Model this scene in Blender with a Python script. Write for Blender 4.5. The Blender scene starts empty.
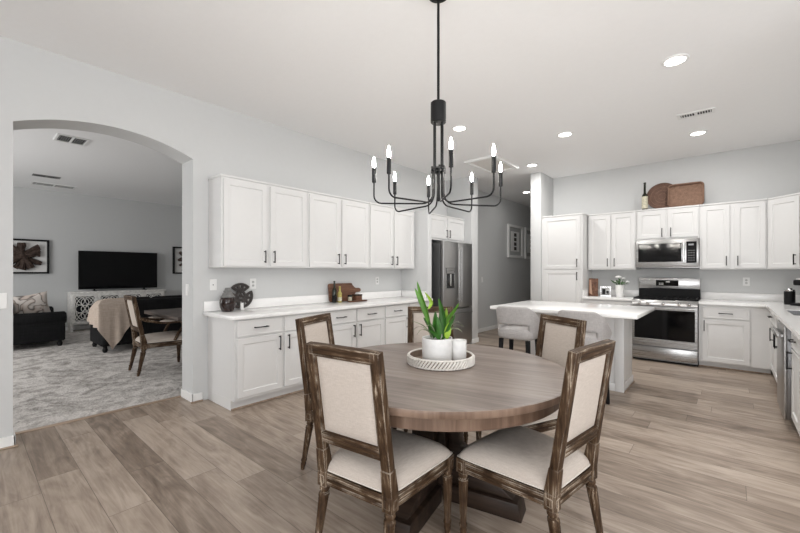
import bpy, bmesh, math, random
from math import radians, sin, cos, pi, atan2, sqrt
from mathutils import Vector, Matrix
random.seed(7)
SC = bpy.context.scene
COL = SC.collection

# ------------------------------------------------------------------ camera, world, light, exposure
cam_d = bpy.data.cameras.new('camera')
cam_d.sensor_width = 36.0
cam_d.lens = 380 / 800 * 36.0
cam_d.shift_y = 5 / 800
cam_d.clip_start = 0.05
cam = bpy.data.objects.new('camera', cam_d)
cam.location = (0, 0, 1.33)
cam.rotation_euler = (radians(90), 0, radians(40.9))
COL.objects.link(cam)
SC.camera = cam

SC.view_settings.view_transform = 'Standard'
SC.view_settings.look = 'None'
SC.view_settings.exposure = 0.27
SC.view_settings.gamma = 1.0
SC.view_settings.use_curve_mapping = False
SC.cycles.use_denoising = True
SC.cycles.max_bounces = 10
SC.cycles.diffuse_bounces = 8
SC.cycles.glossy_bounces = 4
SC.cycles.sample_clamp_indirect = 6.0

world = bpy.data.worlds.new('sky')
SC.world = world
world.use_nodes = True
world.node_tree.nodes['Background'].inputs[0].default_value = (0.85, 0.92, 1.0, 1)
world.node_tree.nodes['Background'].inputs[1].default_value = 1.0


def area(name, loc, rot, sx, sy, power, color=(1, 1, 1), spread=180):
    d = bpy.data.lights.new(name, 'AREA')
    d.shape = 'RECTANGLE'; d.size = sx; d.size_y = sy; d.energy = power; d.color = color
    d.spread = radians(spread)
    o = bpy.data.objects.new(name, d)
    o.location = loc; o.rotation_euler = [radians(a) for a in rot]
    COL.objects.link(o)
    return o


# daylight through the openings behind and beside the camera, and in the living room; first two tilted up to brighten the ceiling
area('daylight_patio_door', (1.2, -2.56, 1.22), (126, 0, 0), 3.4, 2.2, 140, (0.985, 0.99, 1.0))
area('daylight_dining_window', (3.16, 0.6, 1.5), (0, 124, 0), 1.6, 2.9, 62, (0.985, 0.99, 1.0))
area('daylight_living_window', (-7.6, -2.45, 1.5), (74, 0, 0), 3.6, 1.8, 88, (1.0, 0.99, 0.975))


# ------------------------------------------------------------------ mesh helpers
class MB:
    def __init__(self):
        self.bm = bmesh.new(); self.mi = 0

    def _merge(self, t):
        for f in t.faces:
            f.material_index = self.mi
        me = bpy.data.meshes.new('t')
        t.to_mesh(me); t.free()
        self.bm.from_mesh(me)
        bpy.data.meshes.remove(me)
        return self

    def box(self, x0, y0, z0, x1, y1, z1, bev=0.0, seg=2, M=None):
        t = bmesh.new()
        m = Matrix.Translation(((x0 + x1) / 2, (y0 + y1) / 2, (z0 + z1) / 2)) @ Matrix.Diagonal((abs(x1 - x0), abs(y1 - y0), abs(z1 - z0), 1))
        bmesh.ops.create_cube(t, size=1, matrix=m)
        if bev:
            bmesh.ops.bevel(t, geom=list(t.edges), offset=bev, segments=seg, affect='EDGES', profile=0.5, clamp_overlap=True)
        if M is not None:
            bmesh.ops.transform(t, matrix=M, verts=t.verts)
        return self._merge(t)

    def hexa(self, lo, hi, bev=0.0, seg=2, M=None):
        """a block from four bottom and four top points (counter-clockwise)"""
        t = bmesh.new()
        a = [t.verts.new(p) for p in lo]; b = [t.verts.new(p) for p in hi]
        t.faces.new(a[::-1]); t.faces.new(b)
        for i in range(4):
            j = (i + 1) % 4
            t.faces.new((a[i], a[j], b[j], b[i]))
        bmesh.ops.recalc_face_normals(t, faces=t.faces)
        if bev:
            bmesh.ops.bevel(t, geom=list(t.edges), offset=bev, segments=seg, affect='EDGES', profile=0.5, clamp_overlap=True)
        if M is not None:
            bmesh.ops.transform(t, matrix=M, verts=t.verts)
        return self._merge(t)

    def bar(self, p0, p1, w, d, bev=0.0, side=(1, 0, 0), w1=None, d1=None, M=None):
        """a rectangular bar from p0 to p1; w is measured along side"""
        p0 = Vector(p0); p1 = Vector(p1); ax = (p1 - p0).normalized()
        s = Vector(side); s = (s - ax * s.dot(ax)).normalized(); q = ax.cross(s)
        w1 = w if w1 is None else w1; d1 = d if d1 is None else d1
        lo = [p0 + s * a * w / 2 + q * b * d / 2 for a, b in ((-1, -1), (1, -1), (1, 1), (-1, 1))]
        hi = [p1 + s * a * w1 / 2 + q * b * d1 / 2 for a, b in ((-1, -1), (1, -1), (1, 1), (-1, 1))]
        return self.hexa(lo, hi, bev, 2, M)

    def cyl(self, p0, p1, r0, r1=None, n=20, bev=0.0, M=None):
        r1 = r0 if r1 is None else r1
        p0 = Vector(p0); p1 = Vector(p1); ax = p1 - p0; L = ax.length
        t = bmesh.new()
        bmesh.ops.create_cone(t, cap_ends=True, segments=n, radius1=r0, radius2=r1, depth=L)
        if bev:
            ed = [e for e in t.edges if abs(e.verts[0].co.z - e.verts[1].co.z) < 1e-6]
            bmesh.ops.bevel(t, geom=ed, offset=bev, segments=2, affect='EDGES', profile=0.5, clamp_overlap=True)
        m = Matrix.Translation((p0 + p1) / 2) @ ax.to_track_quat('Z', 'Y').to_matrix().to_4x4()
        if M is not None:
            m = M @ m
        bmesh.ops.transform(t, matrix=m, verts=t.verts)
        return self._merge(t)

    def sphere(self, c, r, sx=1, sy=1, sz=1, n=16, M=None):
        t = bmesh.new()
        bmesh.ops.create_uvsphere(t, u_segments=n, v_segments=max(6, n // 2), radius=r)
        m = Matrix.Translation(c) @ Matrix.Diagonal((sx, sy, sz, 1))
        if M is not None:
            m = M @ m
        bmesh.ops.transform(t, matrix=m, verts=t.verts)
        return self._merge(t)

    def lathe(self, prof, c=(0, 0, 0), n=32, M=None, flute=None):
        """revolve (r, z) pairs about the vertical through c"""
        t = bmesh.new(); rings = []
        for r, z in prof:
            if r < 1e-5:
                rings.append([t.verts.new((c[0], c[1], c[2] + z))])
            else:
                rings.append([t.verts.new((c[0] + r * cos(2 * pi * i / n), c[1] + r * sin(2 * pi * i / n), c[2] + z)) for i in range(n)])
        for a, b in zip(rings, rings[1:]):
            for i in range(n):
                j = (i + 1) % n
                q = [a[i % len(a)], a[j % len(a)], b[j % len(b)], b[i % len(b)]]
                q2 = []
                for v in q:
                    if v not in q2:
                        q2.append(v)
                if len(q2) > 2:
                    t.faces.new(q2)
        if len(rings[0]) > 1 and prof[0] != prof[-1]:
            t.faces.new(rings[0][::-1])
        if len(rings[-1]) > 1 and prof[0] != prof[-1]:
            t.faces.new(rings[-1])
        bmesh.ops.recalc_face_normals(t, faces=t.faces)
        if M is not None:
            bmesh.ops.transform(t, matrix=M, verts=t.verts)
        return self._merge(t)

    def tube(self, pts, r, n=8, r1=None, closed=False, M=None):
        pts = [Vector(p) for p in pts]; N = len(pts)
        t = bmesh.new(); rings = []; ref = None
        for i, p in enumerate(pts):
            if closed:
                d = pts[(i + 1) % N] - pts[i - 1]
            else:
                d = pts[min(i + 1, N - 1)] - pts[max(i - 1, 0)]
            d.normalize()
            if ref is None:
                ref = Vector((0, 0, 1)) if abs(d.z) < 0.9 else Vector((1, 0, 0))
            s = d.cross(ref)
            if s.length < 1e-4:
                s = d.cross(Vector((0.3, 1, 0.2)))
            s.normalize(); q = s.cross(d).normalized(); ref = q
            rr = r if r1 is None else r + (r1 - r) * i / (N - 1)
            if callable(r):
                rr = r(i / (N - 1))
            rings.append([t.verts.new(p + s * rr * cos(2 * pi * k / n) + q * rr * sin(2 * pi * k / n)) for k in range(n)])
        M2 = N if closed else N - 1
        for i in range(M2):
            a = rings[i]; b = rings[(i + 1) % N]
            for k in range(n):
                t.faces.new((a[k], a[(k + 1) % n], b[(k + 1) % n], b[k]))
        if not closed:
            t.faces.new(rings[0][::-1]); t.faces.new(rings[-1])
        bmesh.ops.recalc_face_normals(t, faces=t.faces)
        if M is not None:
            bmesh.ops.transform(t, matrix=M, verts=t.verts)
        return self._merge(t)

    def prism(self, poly, h, M=None, bev=0.0):
        """a polygon in local XY raised from z=0 to z=h"""
        t = bmesh.new()
        a = [t.verts.new((x, y, 0)) for x, y in poly]; b = [t.verts.new((x, y, h)) for x, y in poly]
        t.faces.new(a[::-1]); t.faces.new(b)
        for i in range(len(poly)):
            j = (i + 1) % len(poly)
            t.faces.new((a[i], a[j], b[j], b[i]))
        bmesh.ops.recalc_face_normals(t, faces=t.faces)
        if bev:
            ed = [e for e in t.edges if abs(e.verts[0].co.z - e.verts[1].co.z) < 1e-6]
            bmesh.ops.bevel(t, geom=ed, offset=bev, segments=2, affect='EDGES', profile=0.5, clamp_overlap=True)
        if M is not None:
            bmesh.ops.transform(t, matrix=M, verts=t.verts)
        return self._merge(t)

    def grid(self, fn, nu, nv, closed_u=False, thick=0.0, M=None):
        """a sheet fn(u, v) -> point; thick gives it a second side"""
        t = bmesh.new()
        V = [[t.verts.new(fn(i / (nu if closed_u else nu - 1), j / (nv - 1))) for j in range(nv)] for i in range(nu)]
        for i in range(nu if closed_u else nu - 1):
            for j in range(nv - 1):
                k = (i + 1) % nu
                t.faces.new((V[i][j], V[k][j], V[k][j + 1], V[i][j + 1]))
        bmesh.ops.recalc_face_normals(t, faces=t.faces)
        if thick:
            bmesh.ops.solidify(t, geom=list(t.faces), thickness=thick)
        if M is not None:
            bmesh.ops.transform(t, matrix=M, verts=t.verts)
        return self._merge(t)

    def panel(self, x0, z0, x1, z1, yb, yf, steps, M=None, bev=0.002):
        """a door leaf: front faces -y at yf; steps are (inset, depth) pairs of its moulded field"""
        t = bmesh.new()
        m = Matrix.Translation(((x0 + x1) / 2, (yb + yf) / 2, (z0 + z1) / 2)) @ Matrix.Diagonal((x1 - x0, yb - yf, z1 - z0, 1))
        bmesh.ops.create_cube(t, size=1, matrix=m)
        if bev:
            bmesh.ops.bevel(t, geom=list(t.edges), offset=bev, segments=1, affect='EDGES', profile=0.5)
        f = min(t.faces, key=lambda f: (f.calc_center_median().y, -f.calc_area()))
        t.faces.ensure_lookup_table()
        f = max((g for g in t.faces if g.normal.y < -0.99), key=lambda g: g.calc_area())
        for th, dp in steps:
            bmesh.ops.inset_region(t, faces=[f], thickness=th, depth=dp, use_even_offset=True)
        if M is not None:
            bmesh.ops.transform(t, matrix=M, verts=t.verts)
        return self._merge(t)

    def build(self, name, mats, parent=None, world=None, angle=38, smooth=True, subsurf=0):
        """link as one object. world: root Empty whose location the coordinates are measured from (unrotated)"""
        if world is not None:
            bmesh.ops.translate(self.bm, vec=-Vector(world.location), verts=self.bm.verts)
        loc = None
        if parent is None:
            xs = [v.co for v in self.bm.verts]
            loc = Vector(((min(v.x for v in xs) + max(v.x for v in xs)) / 2, (min(v.y for v in xs) + max(v.y for v in xs)) / 2, min(v.z for v in xs)))
            bmesh.ops.translate(self.bm, vec=-loc, verts=self.bm.verts)
        me = bpy.data.meshes.new(name)
        self.bm.to_mesh(me); self.bm.free()
        for m in (mats if isinstance(mats, (list, tuple)) else [mats]):
            me.materials.append(m)
        if smooth:
            me.polygons.foreach_set('use_smooth', [True] * len(me.polygons))
            me.set_sharp_from_angle(angle=radians(angle))
        o = bpy.data.objects.new(name, me)
        COL.objects.link(o)
        if parent is not None:
            o.parent = parent
        else:
            o.location = loc
        if subsurf:
            s = o.modifiers.new('smooth', 'SUBSURF'); s.levels = subsurf; s.render_levels = subsurf
        return o


def thing(name, label, cat, loc=(0, 0, 0), rotz=0.0, group=None):
    o = bpy.data.objects.new(name, None)
    o.empty_display_size = 0.1
    COL.objects.link(o)
    o.location = loc; o.rotation_euler = (0, 0, rotz)
    o['label'] = label; o['category'] = cat
    if group:
        o['group'] = group
    return o


def tag(o, label, cat, group=None):
    o['label'] = label; o['category'] = cat
    if group:
        o['group'] = group
    return o


def struct(o):
    o['kind'] = 'structure'
    return o


def dup(root, loc, rotz, label, group=None):
    r = root.copy(); COL.objects.link(r)
    r.location = loc; r.rotation_euler = (0, 0, rotz); r['label'] = label
    if group:
        r['group'] = group
    for ch in list(root.children):
        c = ch.copy(); COL.objects.link(c); c.parent = r
        for g in list(ch.children):
            d = g.copy(); COL.objects.link(d); d.parent = c
    return r


# ------------------------------------------------------------------ materials
def newmat(name):
    m = bpy.data.materials.new(name); m.use_nodes = True
    nt = m.node_tree
    return m, nt, nt.nodes['Principled BSDF']


def N(nt, typ, **kw):
    n = nt.nodes.new(typ)
    for k, v in kw.items():
        if k == 'inp':
            for i, x in v.items():
                n.inputs[i].default_value = x
        else:
            setattr(n, k, v)
    return n


def lk(nt, a, b):
    nt.links.new(a, b)


def ramp(nt, stops, interp='LINEAR'):
    r = nt.nodes.new('ShaderNodeValToRGB')
    e = r.color_ramp.elements
    while len(e) < len(stops):
        e.new(0.5)
    for el, (p, c) in zip(e, stops):
        el.position = p
        el.color = (c[0], c[1], c[2], 1) if isinstance(c, (tuple, list)) else (c, c, c, 1)
    r.color_ramp.interpolation = interp
    return r


def math_n(nt, op, a, b=None, clamp=False):
    n = nt.nodes.new('ShaderNodeMath'); n.operation = op; n.use_clamp = clamp
    for i, v in enumerate((a, b)):
        if v is None:
            continue
        if isinstance(v, (int, float)):
            n.inputs[i].default_value = v
        else:
            nt.links.new(v, n.inputs[i])
    return n.outputs[0]


def mix_c(nt, fac, a, b, blend='MIX'):
    n = nt.nodes.new('ShaderNodeMix'); n.data_type = 'RGBA'; n.blend_type = blend
    for s, v in ((n.inputs[0], fac), (n.inputs[6], a), (n.inputs[7], b)):
        if isinstance(v, (int, float)):
            s.default_value = v
        elif isinstance(v, (tuple, list)):
            s.default_value = (v[0], v[1], v[2], 1)
        else:
            nt.links.new(v, s)
    return n.outputs[2]


def plain(name, col, rough=0.5, metal=0.0, spec=0.5, noise=0.0, nscale=20, bump=0.0, bscale=60, coat=0.0):
    m, nt, b = newmat(name)
    b.inputs['Roughness'].default_value = rough
    b.inputs['Metallic'].default_value = metal
    b.inputs['Specular IOR Level'].default_value = spec
    if coat:
        b.inputs['Coat Weight'].default_value = coat
    tc = N(nt, 'ShaderNodeTexCoord')
    nz = N(nt, 'ShaderNodeTexNoise', inp={'Scale': nscale, 'Detail': 3})
    lk(nt, tc.outputs['Object'], nz.inputs['Vector'])
    k = max(noise, 0.006)
    r = ramp(nt, [(0.3, [c * (1 - k) for c in col]), (0.7, [min(1, c * (1 + k)) for c in col])])
    lk(nt, nz.outputs[0], r.inputs[0]); lk(nt, r.outputs[0], b.inputs['Base Color'])
    if bump:
        n2 = N(nt, 'ShaderNodeTexNoise', inp={'Scale': bscale, 'Detail': 4})
        lk(nt, tc.outputs['Object'], n2.inputs['Vector'])
        bp = N(nt, 'ShaderNodeBump', inp={'Strength': bump, 'Distance': 0.01})
        lk(nt, n2.outputs[0], bp.inputs['Height']); lk(nt, bp.outputs[0], b.inputs['Normal'])
    return m


def emis(name, col, strength):
    m, nt, b = newmat(name)
    b.inputs['Base Color'].default_value = (*col, 1)
    b.inputs['Emission Color'].default_value = (*col, 1)
    b.inputs['Emission Strength'].default_value = strength
    return m


def wood(name, cols, axis='x', scale=1.0, rough=0.45, contrast=(0.3, 0.7), bump=0.15, fine=1.0):
    """streaked wood; the streaks run along the axis"""
    m, nt, b = newmat(name)
    b.inputs['Roughness'].default_value = rough
    b.inputs['Specular IOR Level'].default_value = 0.3
    tc = N(nt, 'ShaderNodeTexCoord')
    mp = N(nt, 'ShaderNodeMapping')
    s = [28 * scale] * 3; s['xyz'.index(axis)] = 1.8 * scale
    mp.inputs['Scale'].default_value = s
    lk(nt, tc.outputs['Object'], mp.inputs[0])
    n1 = N(nt, 'ShaderNodeTexNoise', inp={'Scale': 1.0, 'Detail': 6, 'Roughness': 0.65, 'Distortion': 0.4})
    lk(nt, mp.outputs[0], n1.inputs['Vector'])
    st = [(contrast[0] + (contrast[1] - contrast[0]) * i / (len(cols) - 1), c) for i, c in enumerate(cols)]
    r = ramp(nt, st); lk(nt, n1.outputs[0], r.inputs[0])
    lk(nt, r.outputs[0], b.inputs['Base Color'])
    bp = N(nt, 'ShaderNodeBump', inp={'Strength': bump, 'Distance': 0.004})
    lk(nt, n1.outputs[0], bp.inputs['Height']); lk(nt, bp.outputs[0], b.inputs['Normal'])
    return m


def fabric(name, c0, c1, weave=260, rough=0.9, bump=0.25, sheen=0.0):
    m, nt, b = newmat(name)
    b.inputs['Roughness'].default_value = rough
    b.inputs['Specular IOR Level'].default_value = 0.2
    if sheen:
        b.inputs['Sheen Weight'].default_value = sheen
    tc = N(nt, 'ShaderNodeTexCoord')
    outs = []
    for sc in ((weave, weave, weave * 0.06), (weave * 0.06, weave * 0.06, weave)):
        mp = N(nt, 'ShaderNodeMapping'); mp.inputs['Scale'].default_value = sc
        lk(nt, tc.outputs['Object'], mp.inputs[0])
        n = N(nt, 'ShaderNodeTexNoise', inp={'Scale': 1.0, 'Detail': 2})
        lk(nt, mp.outputs[0], n.inputs['Vector']); outs.append(n.outputs[0])
    a = math_n(nt, 'ADD', outs[0], outs[1])
    a = math_n(nt, 'MULTIPLY', a, 0.5)
    r = ramp(nt, [(0.35, c0), (0.65, c1)]); lk(nt, a, r.inputs[0])
    lk(nt, r.outputs[0], b.inputs['Base Color'])
    bp = N(nt, 'ShaderNodeBump', inp={'Strength': bump, 'Distance': 0.002})
    lk(nt, a, bp.inputs['Height']); lk(nt, bp.outputs[0], b.inputs['Normal'])
    return m


def floor_mat():
    m, nt, b = newmat('oak_plank_floor')
    W, L = 0.205, 1.45
    geo = N(nt, 'ShaderNodeNewGeometry')
    sp = N(nt, 'ShaderNodeSeparateXYZ'); lk(nt, geo.outputs['Position'], sp.inputs[0])
    x, y = sp.outputs[0], sp.outputs[1]
    yr = math_n(nt, 'DIVIDE', math_n(nt, 'ADD', y, 40.07), W)
    row = math_n(nt, 'FLOOR', yr); fy = math_n(nt, 'FRACT', yr)
    wn = N(nt, 'ShaderNodeTexWhiteNoise', noise_dimensions='1D'); lk(nt, row, wn.inputs['W'])
    xr = math_n(nt, 'ADD', math_n(nt, 'DIVIDE', math_n(nt, 'ADD', x, 40.0), L), math_n(nt, 'MULTIPLY', wn.outputs[0], 7.0))
    colm = math_n(nt, 'FLOOR', xr); fx = math_n(nt, 'FRACT', xr)
    cb = N(nt, 'ShaderNodeCombineXYZ'); lk(nt, row, cb.inputs[0]); lk(nt, colm, cb.inputs[1])
    w2 = N(nt, 'ShaderNodeTexWhiteNoise', noise_dimensions='2D'); lk(nt, cb.outputs[0], w2.inputs['Vector'])
    idv = w2.outputs[0]
    # grain
    gx = math_n(nt, 'ADD', math_n(nt, 'MULTIPLY', x, 2.2), math_n(nt, 'MULTIPLY', idv, 60))
    gy = math_n(nt, 'MULTIPLY', y, 30)
    gv = N(nt, 'ShaderNodeCombineXYZ'); lk(nt, gx, gv.inputs[0]); lk(nt, gy, gv.inputs[1]); lk(nt, math_n(nt, 'MULTIPLY', idv, 90), gv.inputs[2])
    n1 = N(nt, 'ShaderNodeTexNoise', inp={'Scale': 1.0, 'Detail': 7, 'Roughness': 0.62, 'Distortion': 1.1})
    lk(nt, gv.outputs[0], n1.inputs['Vector'])
    gv2 = N(nt, 'ShaderNodeCombineXYZ'); lk(nt, math_n(nt, 'MULTIPLY', gx, 0.9), gv2.inputs[0]); lk(nt, math_n(nt, 'MULTIPLY', y, 7), gv2.inputs[1]); lk(nt, math_n(nt, 'MULTIPLY', idv, 50), gv2.inputs[2])
    n2 = N(nt, 'ShaderNodeTexNoise', inp={'Scale': 1.0, 'Detail': 3, 'Roughness': 0.5, 'Distortion': 1.8})
    lk(nt, gv2.outputs[0], n2.inputs['Vector'])
    tone = math_n(nt, 'ADD', math_n(nt, 'MULTIPLY', idv, 0.20), math_n(nt, 'ADD', math_n(nt, 'MULTIPLY', n1.outputs[0], 0.52), math_n(nt, 'MULTIPLY', n2.outputs[0], 0.48)))
    r = ramp(nt, [(0.36, FLOOR_C[0]), (0.54, FLOOR_C[1]), (0.66, FLOOR_C[2]), (0.82, FLOOR_C[3])])
    lk(nt, tone, r.inputs[0])
    gap = math_n(nt, 'MAXIMUM', math_n(nt, 'LESS_THAN', fy, 0.014), math_n(nt, 'LESS_THAN', fx, 0.0022))
    col = mix_c(nt, math_n(nt, 'MULTIPLY', gap, 0.75), r.outputs[0], (0.075, 0.055, 0.042))
    lk(nt, col, b.inputs['Base Color'])
    rr = ramp(nt, [(0.3, 0.34), (0.7, 0.46)]); lk(nt, n1.outputs[0], rr.inputs[0]); lk(nt, rr.outputs[0], b.inputs['Roughness'])
    h = math_n(nt, 'SUBTRACT', math_n(nt, 'MULTIPLY', n1.outputs[0], 0.25), gap)
    bp = N(nt, 'ShaderNodeBump', inp={'Strength': 0.18, 'Distance': 0.003}); lk(nt, h, bp.inputs['Height']); lk(nt, bp.outputs[0], b.inputs['Normal'])
    return m


def carpet_mat():
    m, nt, b = newmat('cut_pile_carpet')
    b.inputs['Roughness'].default_value = 1.0; b.inputs['Specular IOR Level'].default_value = 0.05
    geo = N(nt, 'ShaderNodeNewGeometry')
    n1 = N(nt, 'ShaderNodeTexNoise', inp={'Scale': 3.2, 'Detail': 6, 'Roughness': 0.62, 'Distortion': 1.6})
    n2 = N(nt, 'ShaderNodeTexNoise', inp={'Scale': 55, 'Detail': 3})
    n3 = N(nt, 'ShaderNodeTexNoise', inp={'Scale': 11, 'Detail': 4, 'Distortion': 1.0})
    for n in (n1, n2, n3):
        lk(nt, geo.outputs['Position'], n.inputs['Vector'])
    t = math_n(nt, 'ADD', math_n(nt, 'MULTIPLY', n1.outputs[0], 0.55), math_n(nt, 'ADD', math_n(nt, 'MULTIPLY', n2.outputs[0], 0.2), math_n(nt, 'MULTIPLY', n3.outputs[0], 0.25)))
    r = ramp(nt, [(0.40, (0.30, 0.278, 0.26)), (0.475, (0.47, 0.443, 0.42)), (0.56, (0.67, 0.638, 0.61))])
    lk(nt, t, r.inputs[0]); lk(nt, r.outputs[0], b.inputs['Base Color'])
    bp = N(nt, 'ShaderNodeBump', inp={'Strength': 0.9, 'Distance': 0.012})
    lk(nt, math_n(nt, 'ADD', n2.outputs[0], n3.outputs[0]), bp.inputs['Height']); lk(nt, bp.outputs[0], b.inputs['Normal'])
    return m


def table_mat():
    m, nt, b = newmat('walnut_tabletop')
    b.inputs['Roughness'].default_value = 0.36
    tc = N(nt, 'ShaderNodeTexCoord')
    sp = N(nt, 'ShaderNodeSeparateXYZ'); lk(nt, tc.outputs['Object'], sp.inputs[0])
    row = math_n(nt, 'FLOOR', math_n(nt, 'DIVIDE', math_n(nt, 'ADD', sp.outputs[1], 10), 0.115))
    wn = N(nt, 'ShaderNodeTexWhiteNoise', noise_dimensions='1D'); lk(nt, row, wn.inputs['W'])
    cb = N(nt, 'ShaderNodeCombineXYZ')
    lk(nt, math_n(nt, 'ADD', math_n(nt, 'MULTIPLY', sp.outputs[0], 2.0), math_n(nt, 'MULTIPLY', wn.outputs[0], 30)), cb.inputs[0])
    lk(nt, math_n(nt, 'MULTIPLY', sp.outputs[1], 26), cb.inputs[1]); lk(nt, math_n(nt, 'MULTIPLY', sp.outputs[2], 26), cb.inputs[2])
    n = N(nt, 'ShaderNodeTexNoise', inp={'Scale': 1.0, 'Detail': 5, 'Roughness': 0.6, 'Distortion': 0.8}); lk(nt, cb.outputs[0], n.inputs['Vector'])
    t = math_n(nt, 'ADD', math_n(nt, 'MULTIPLY', n.outputs[0], 0.75), math_n(nt, 'MULTIPLY', wn.outputs[0], 0.25))
    r = ramp(nt, [(0.3, (0.125, 0.094, 0.077)), (0.5, (0.20, 0.157, 0.132)), (0.72, (0.30, 0.245, 0.21))])
    lk(nt, t, r.inputs[0]); lk(nt, r.outputs[0], b.inputs['Base Color'])
    bp = N(nt, 'ShaderNodeBump', inp={'Strength': 0.08, 'Distance': 0.003}); lk(nt, n.outputs[0], bp.inputs['Height']); lk(nt, bp.outputs[0], b.inputs['Normal'])
    return m


def weathered(name, axis):
    """dark wood with a rubbed pale wash left in its grain and on its worn edges"""
    m, nt, b = newmat(name)
    b.inputs['Roughness'].default_value = 0.62
    b.inputs['Specular IOR Level'].default_value = 0.22
    tc = N(nt, 'ShaderNodeTexCoord')
    s = [70.0] * 3; s['xyz'.index(axis)] = 5.0
    mp = N(nt, 'ShaderNodeMapping'); mp.inputs['Scale'].default_value = s; lk(nt, tc.outputs['Object'], mp.inputs[0])
    n1 = N(nt, 'ShaderNodeTexNoise', inp={'Scale': 1.0, 'Detail': 5, 'Roughness': 0.7, 'Distortion': 0.5}); lk(nt, mp.outputs[0], n1.inputs['Vector'])
    n2 = N(nt, 'ShaderNodeTexNoise', inp={'Scale': 9.0, 'Detail': 3}); lk(nt, tc.outputs['Object'], n2.inputs['Vector'])
    t = math_n(nt, 'ADD', math_n(nt, 'MULTIPLY', n1.outputs[0], 0.75), math_n(nt, 'MULTIPLY', n2.outputs[0], 0.25))
    r = ramp(nt, [(0.36, (0.018, 0.009, 0.004)), (0.52, (0.062, 0.034, 0.017)), (0.585, (0.125, 0.082, 0.050)), (0.645, (0.42, 0.35, 0.275))])
    lk(nt, t, r.inputs[0])
    geo = N(nt, 'ShaderNodeNewGeometry')
    bv = N(nt, 'ShaderNodeBevel', samples=4); bv.inputs['Radius'].default_value = 0.006
    dt = N(nt, 'ShaderNodeVectorMath', operation='DOT_PRODUCT'); lk(nt, bv.outputs[0], dt.inputs[0]); lk(nt, geo.outputs['Normal'], dt.inputs[1])
    pr = ramp(nt, [(0.90, 0.75), (0.995, 0.0)]); lk(nt, dt.outputs['Value'], pr.inputs[0])
    wr = ramp(nt, [(0.42, 0.0), (0.6, 1.0)]); lk(nt, n2.outputs[0], wr.inputs[0])
    f = math_n(nt, 'MULTIPLY', pr.outputs[0], wr.outputs[0], True)
    c = mix_c(nt, f, r.outputs[0], (0.5, 0.43, 0.35))
    lk(nt, c, b.inputs['Base Color'])
    bp = N(nt, 'ShaderNodeBump', inp={'Strength': 0.3, 'Distance': 0.003}); lk(nt, n1.outputs[0], bp.inputs['Height']); lk(nt, bp.outputs[0], b.inputs['Normal'])
    return m


def stainless(name, axis='x', col=(0.41, 0.405, 0.40), rough=0.28):
    m, nt, b = newmat(name)
    b.inputs['Metallic'].default_value = 1.0
    tc = N(nt, 'ShaderNodeTexCoord')
    s = [220.0] * 3; s['xyz'.index(axis)] = 2.0
    mp = N(nt, 'ShaderNodeMapping'); mp.inputs['Scale'].default_value = s; lk(nt, tc.outputs['Object'], mp.inputs[0])
    n = N(nt, 'ShaderNodeTexNoise', inp={'Scale': 1.0, 'Detail': 2}); lk(nt, mp.outputs[0], n.inputs['Vector'])
    r = ramp(nt, [(0.3, [c * 0.9 for c in col]), (0.7, [c * 1.08 for c in col])]); lk(nt, n.outputs[0], r.inputs[0])
    lk(nt, r.outputs[0], b.inputs['Base Color'])
    rr = ramp(nt, [(0.3, rough - 0.05), (0.7, rough + 0.06)]); lk(nt, n.outputs[0], rr.inputs[0]); lk(nt, rr.outputs[0], b.inputs['Roughness'])
    return m


def quartz_mat():
    m, nt, b = newmat('white_quartz')
    b.inputs['Roughness'].default_value = 0.16
    tc = N(nt, 'ShaderNodeNewGeometry')
    n = N(nt, 'ShaderNodeTexNoise', inp={'Scale': 2.2, 'Detail': 8, 'Roughness': 0.6, 'Distortion': 2.0}); lk(nt, tc.outputs['Position'], n.inputs['Vector'])
    r = ramp(nt, [(0.42, (0.87, 0.865, 0.855)), (0.5, (0.845, 0.84, 0.832)), (0.55, (0.87, 0.865, 0.855))]); lk(nt, n.outputs[0], r.inputs[0])
    lk(nt, r.outputs[0], b.inputs['Base Color'])
    return m


FLOOR_C = [(0.135, 0.100, 0.074), (0.265, 0.206, 0.161), (0.375, 0.302, 0.243), (0.49, 0.41, 0.34)]
M_WALL = plain('wall_paint', (0.60, 0.606, 0.604), 0.85, spec=0.2, bump=0.06, bscale=90)
M_CEIL = plain('ceiling_paint', (0.90, 0.90, 0.90), 0.95, spec=0.1, bump=0.1, bscale=70)
M_TRIM = plain('trim_paint', (0.82, 0.82, 0.81), 0.4)
M_CAB = plain('cabinet_paint', (0.705, 0.702, 0.695), 0.38)
M_GAP = plain('shadow_gap', (0.06, 0.06, 0.06), 0.9)
M_FLOOR = floor_mat()
M_CARPET = carpet_mat()
M_QUARTZ = quartz_mat()
M_BLACK = plain('black_metal', (0.007, 0.007, 0.0075), 0.45, spec=0.25)
M_BLACKM = plain('matte_black', (0.009, 0.009, 0.0095), 0.6, spec=0.2)
M_GLASS = plain('black_glass', (0.003, 0.003, 0.0035), 0.07, spec=0.32)
M_SSX = stainless('brushed_steel', 'x')
M_SSZ = stainless('brushed_steel_upright', 'z', (0.44, 0.435, 0.43), 0.36)
M_SSD = stainless('dark_steel', 'z', (0.23, 0.23, 0.235), 0.36)
M_CHROME = plain('chrome', (0.75, 0.75, 0.75), 0.15, metal=1.0)
M_WX = weathered('washed_oak_across', 'x')
M_WY = weathered('washed_oak_deep', 'y')
M_WZ = weathered('washed_oak_upright', 'z')
M_LINEN = fabric('oatmeal_linen', (0.455, 0.397, 0.348), (0.565, 0.502, 0.448), 520, bump=0.15)
M_BOUCLE = fabric('grey_chenille', (0.36, 0.343, 0.336), (0.49, 0.47, 0.462), 300, bump=0.4)
M_TABLE = table_mat()
M_APRON = wood('walnut_apron', [(0.075, 0.043, 0.028), (0.13, 0.08, 0.054), (0.20, 0.133, 0.094)], 'z', 0.5, 0.42)
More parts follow.
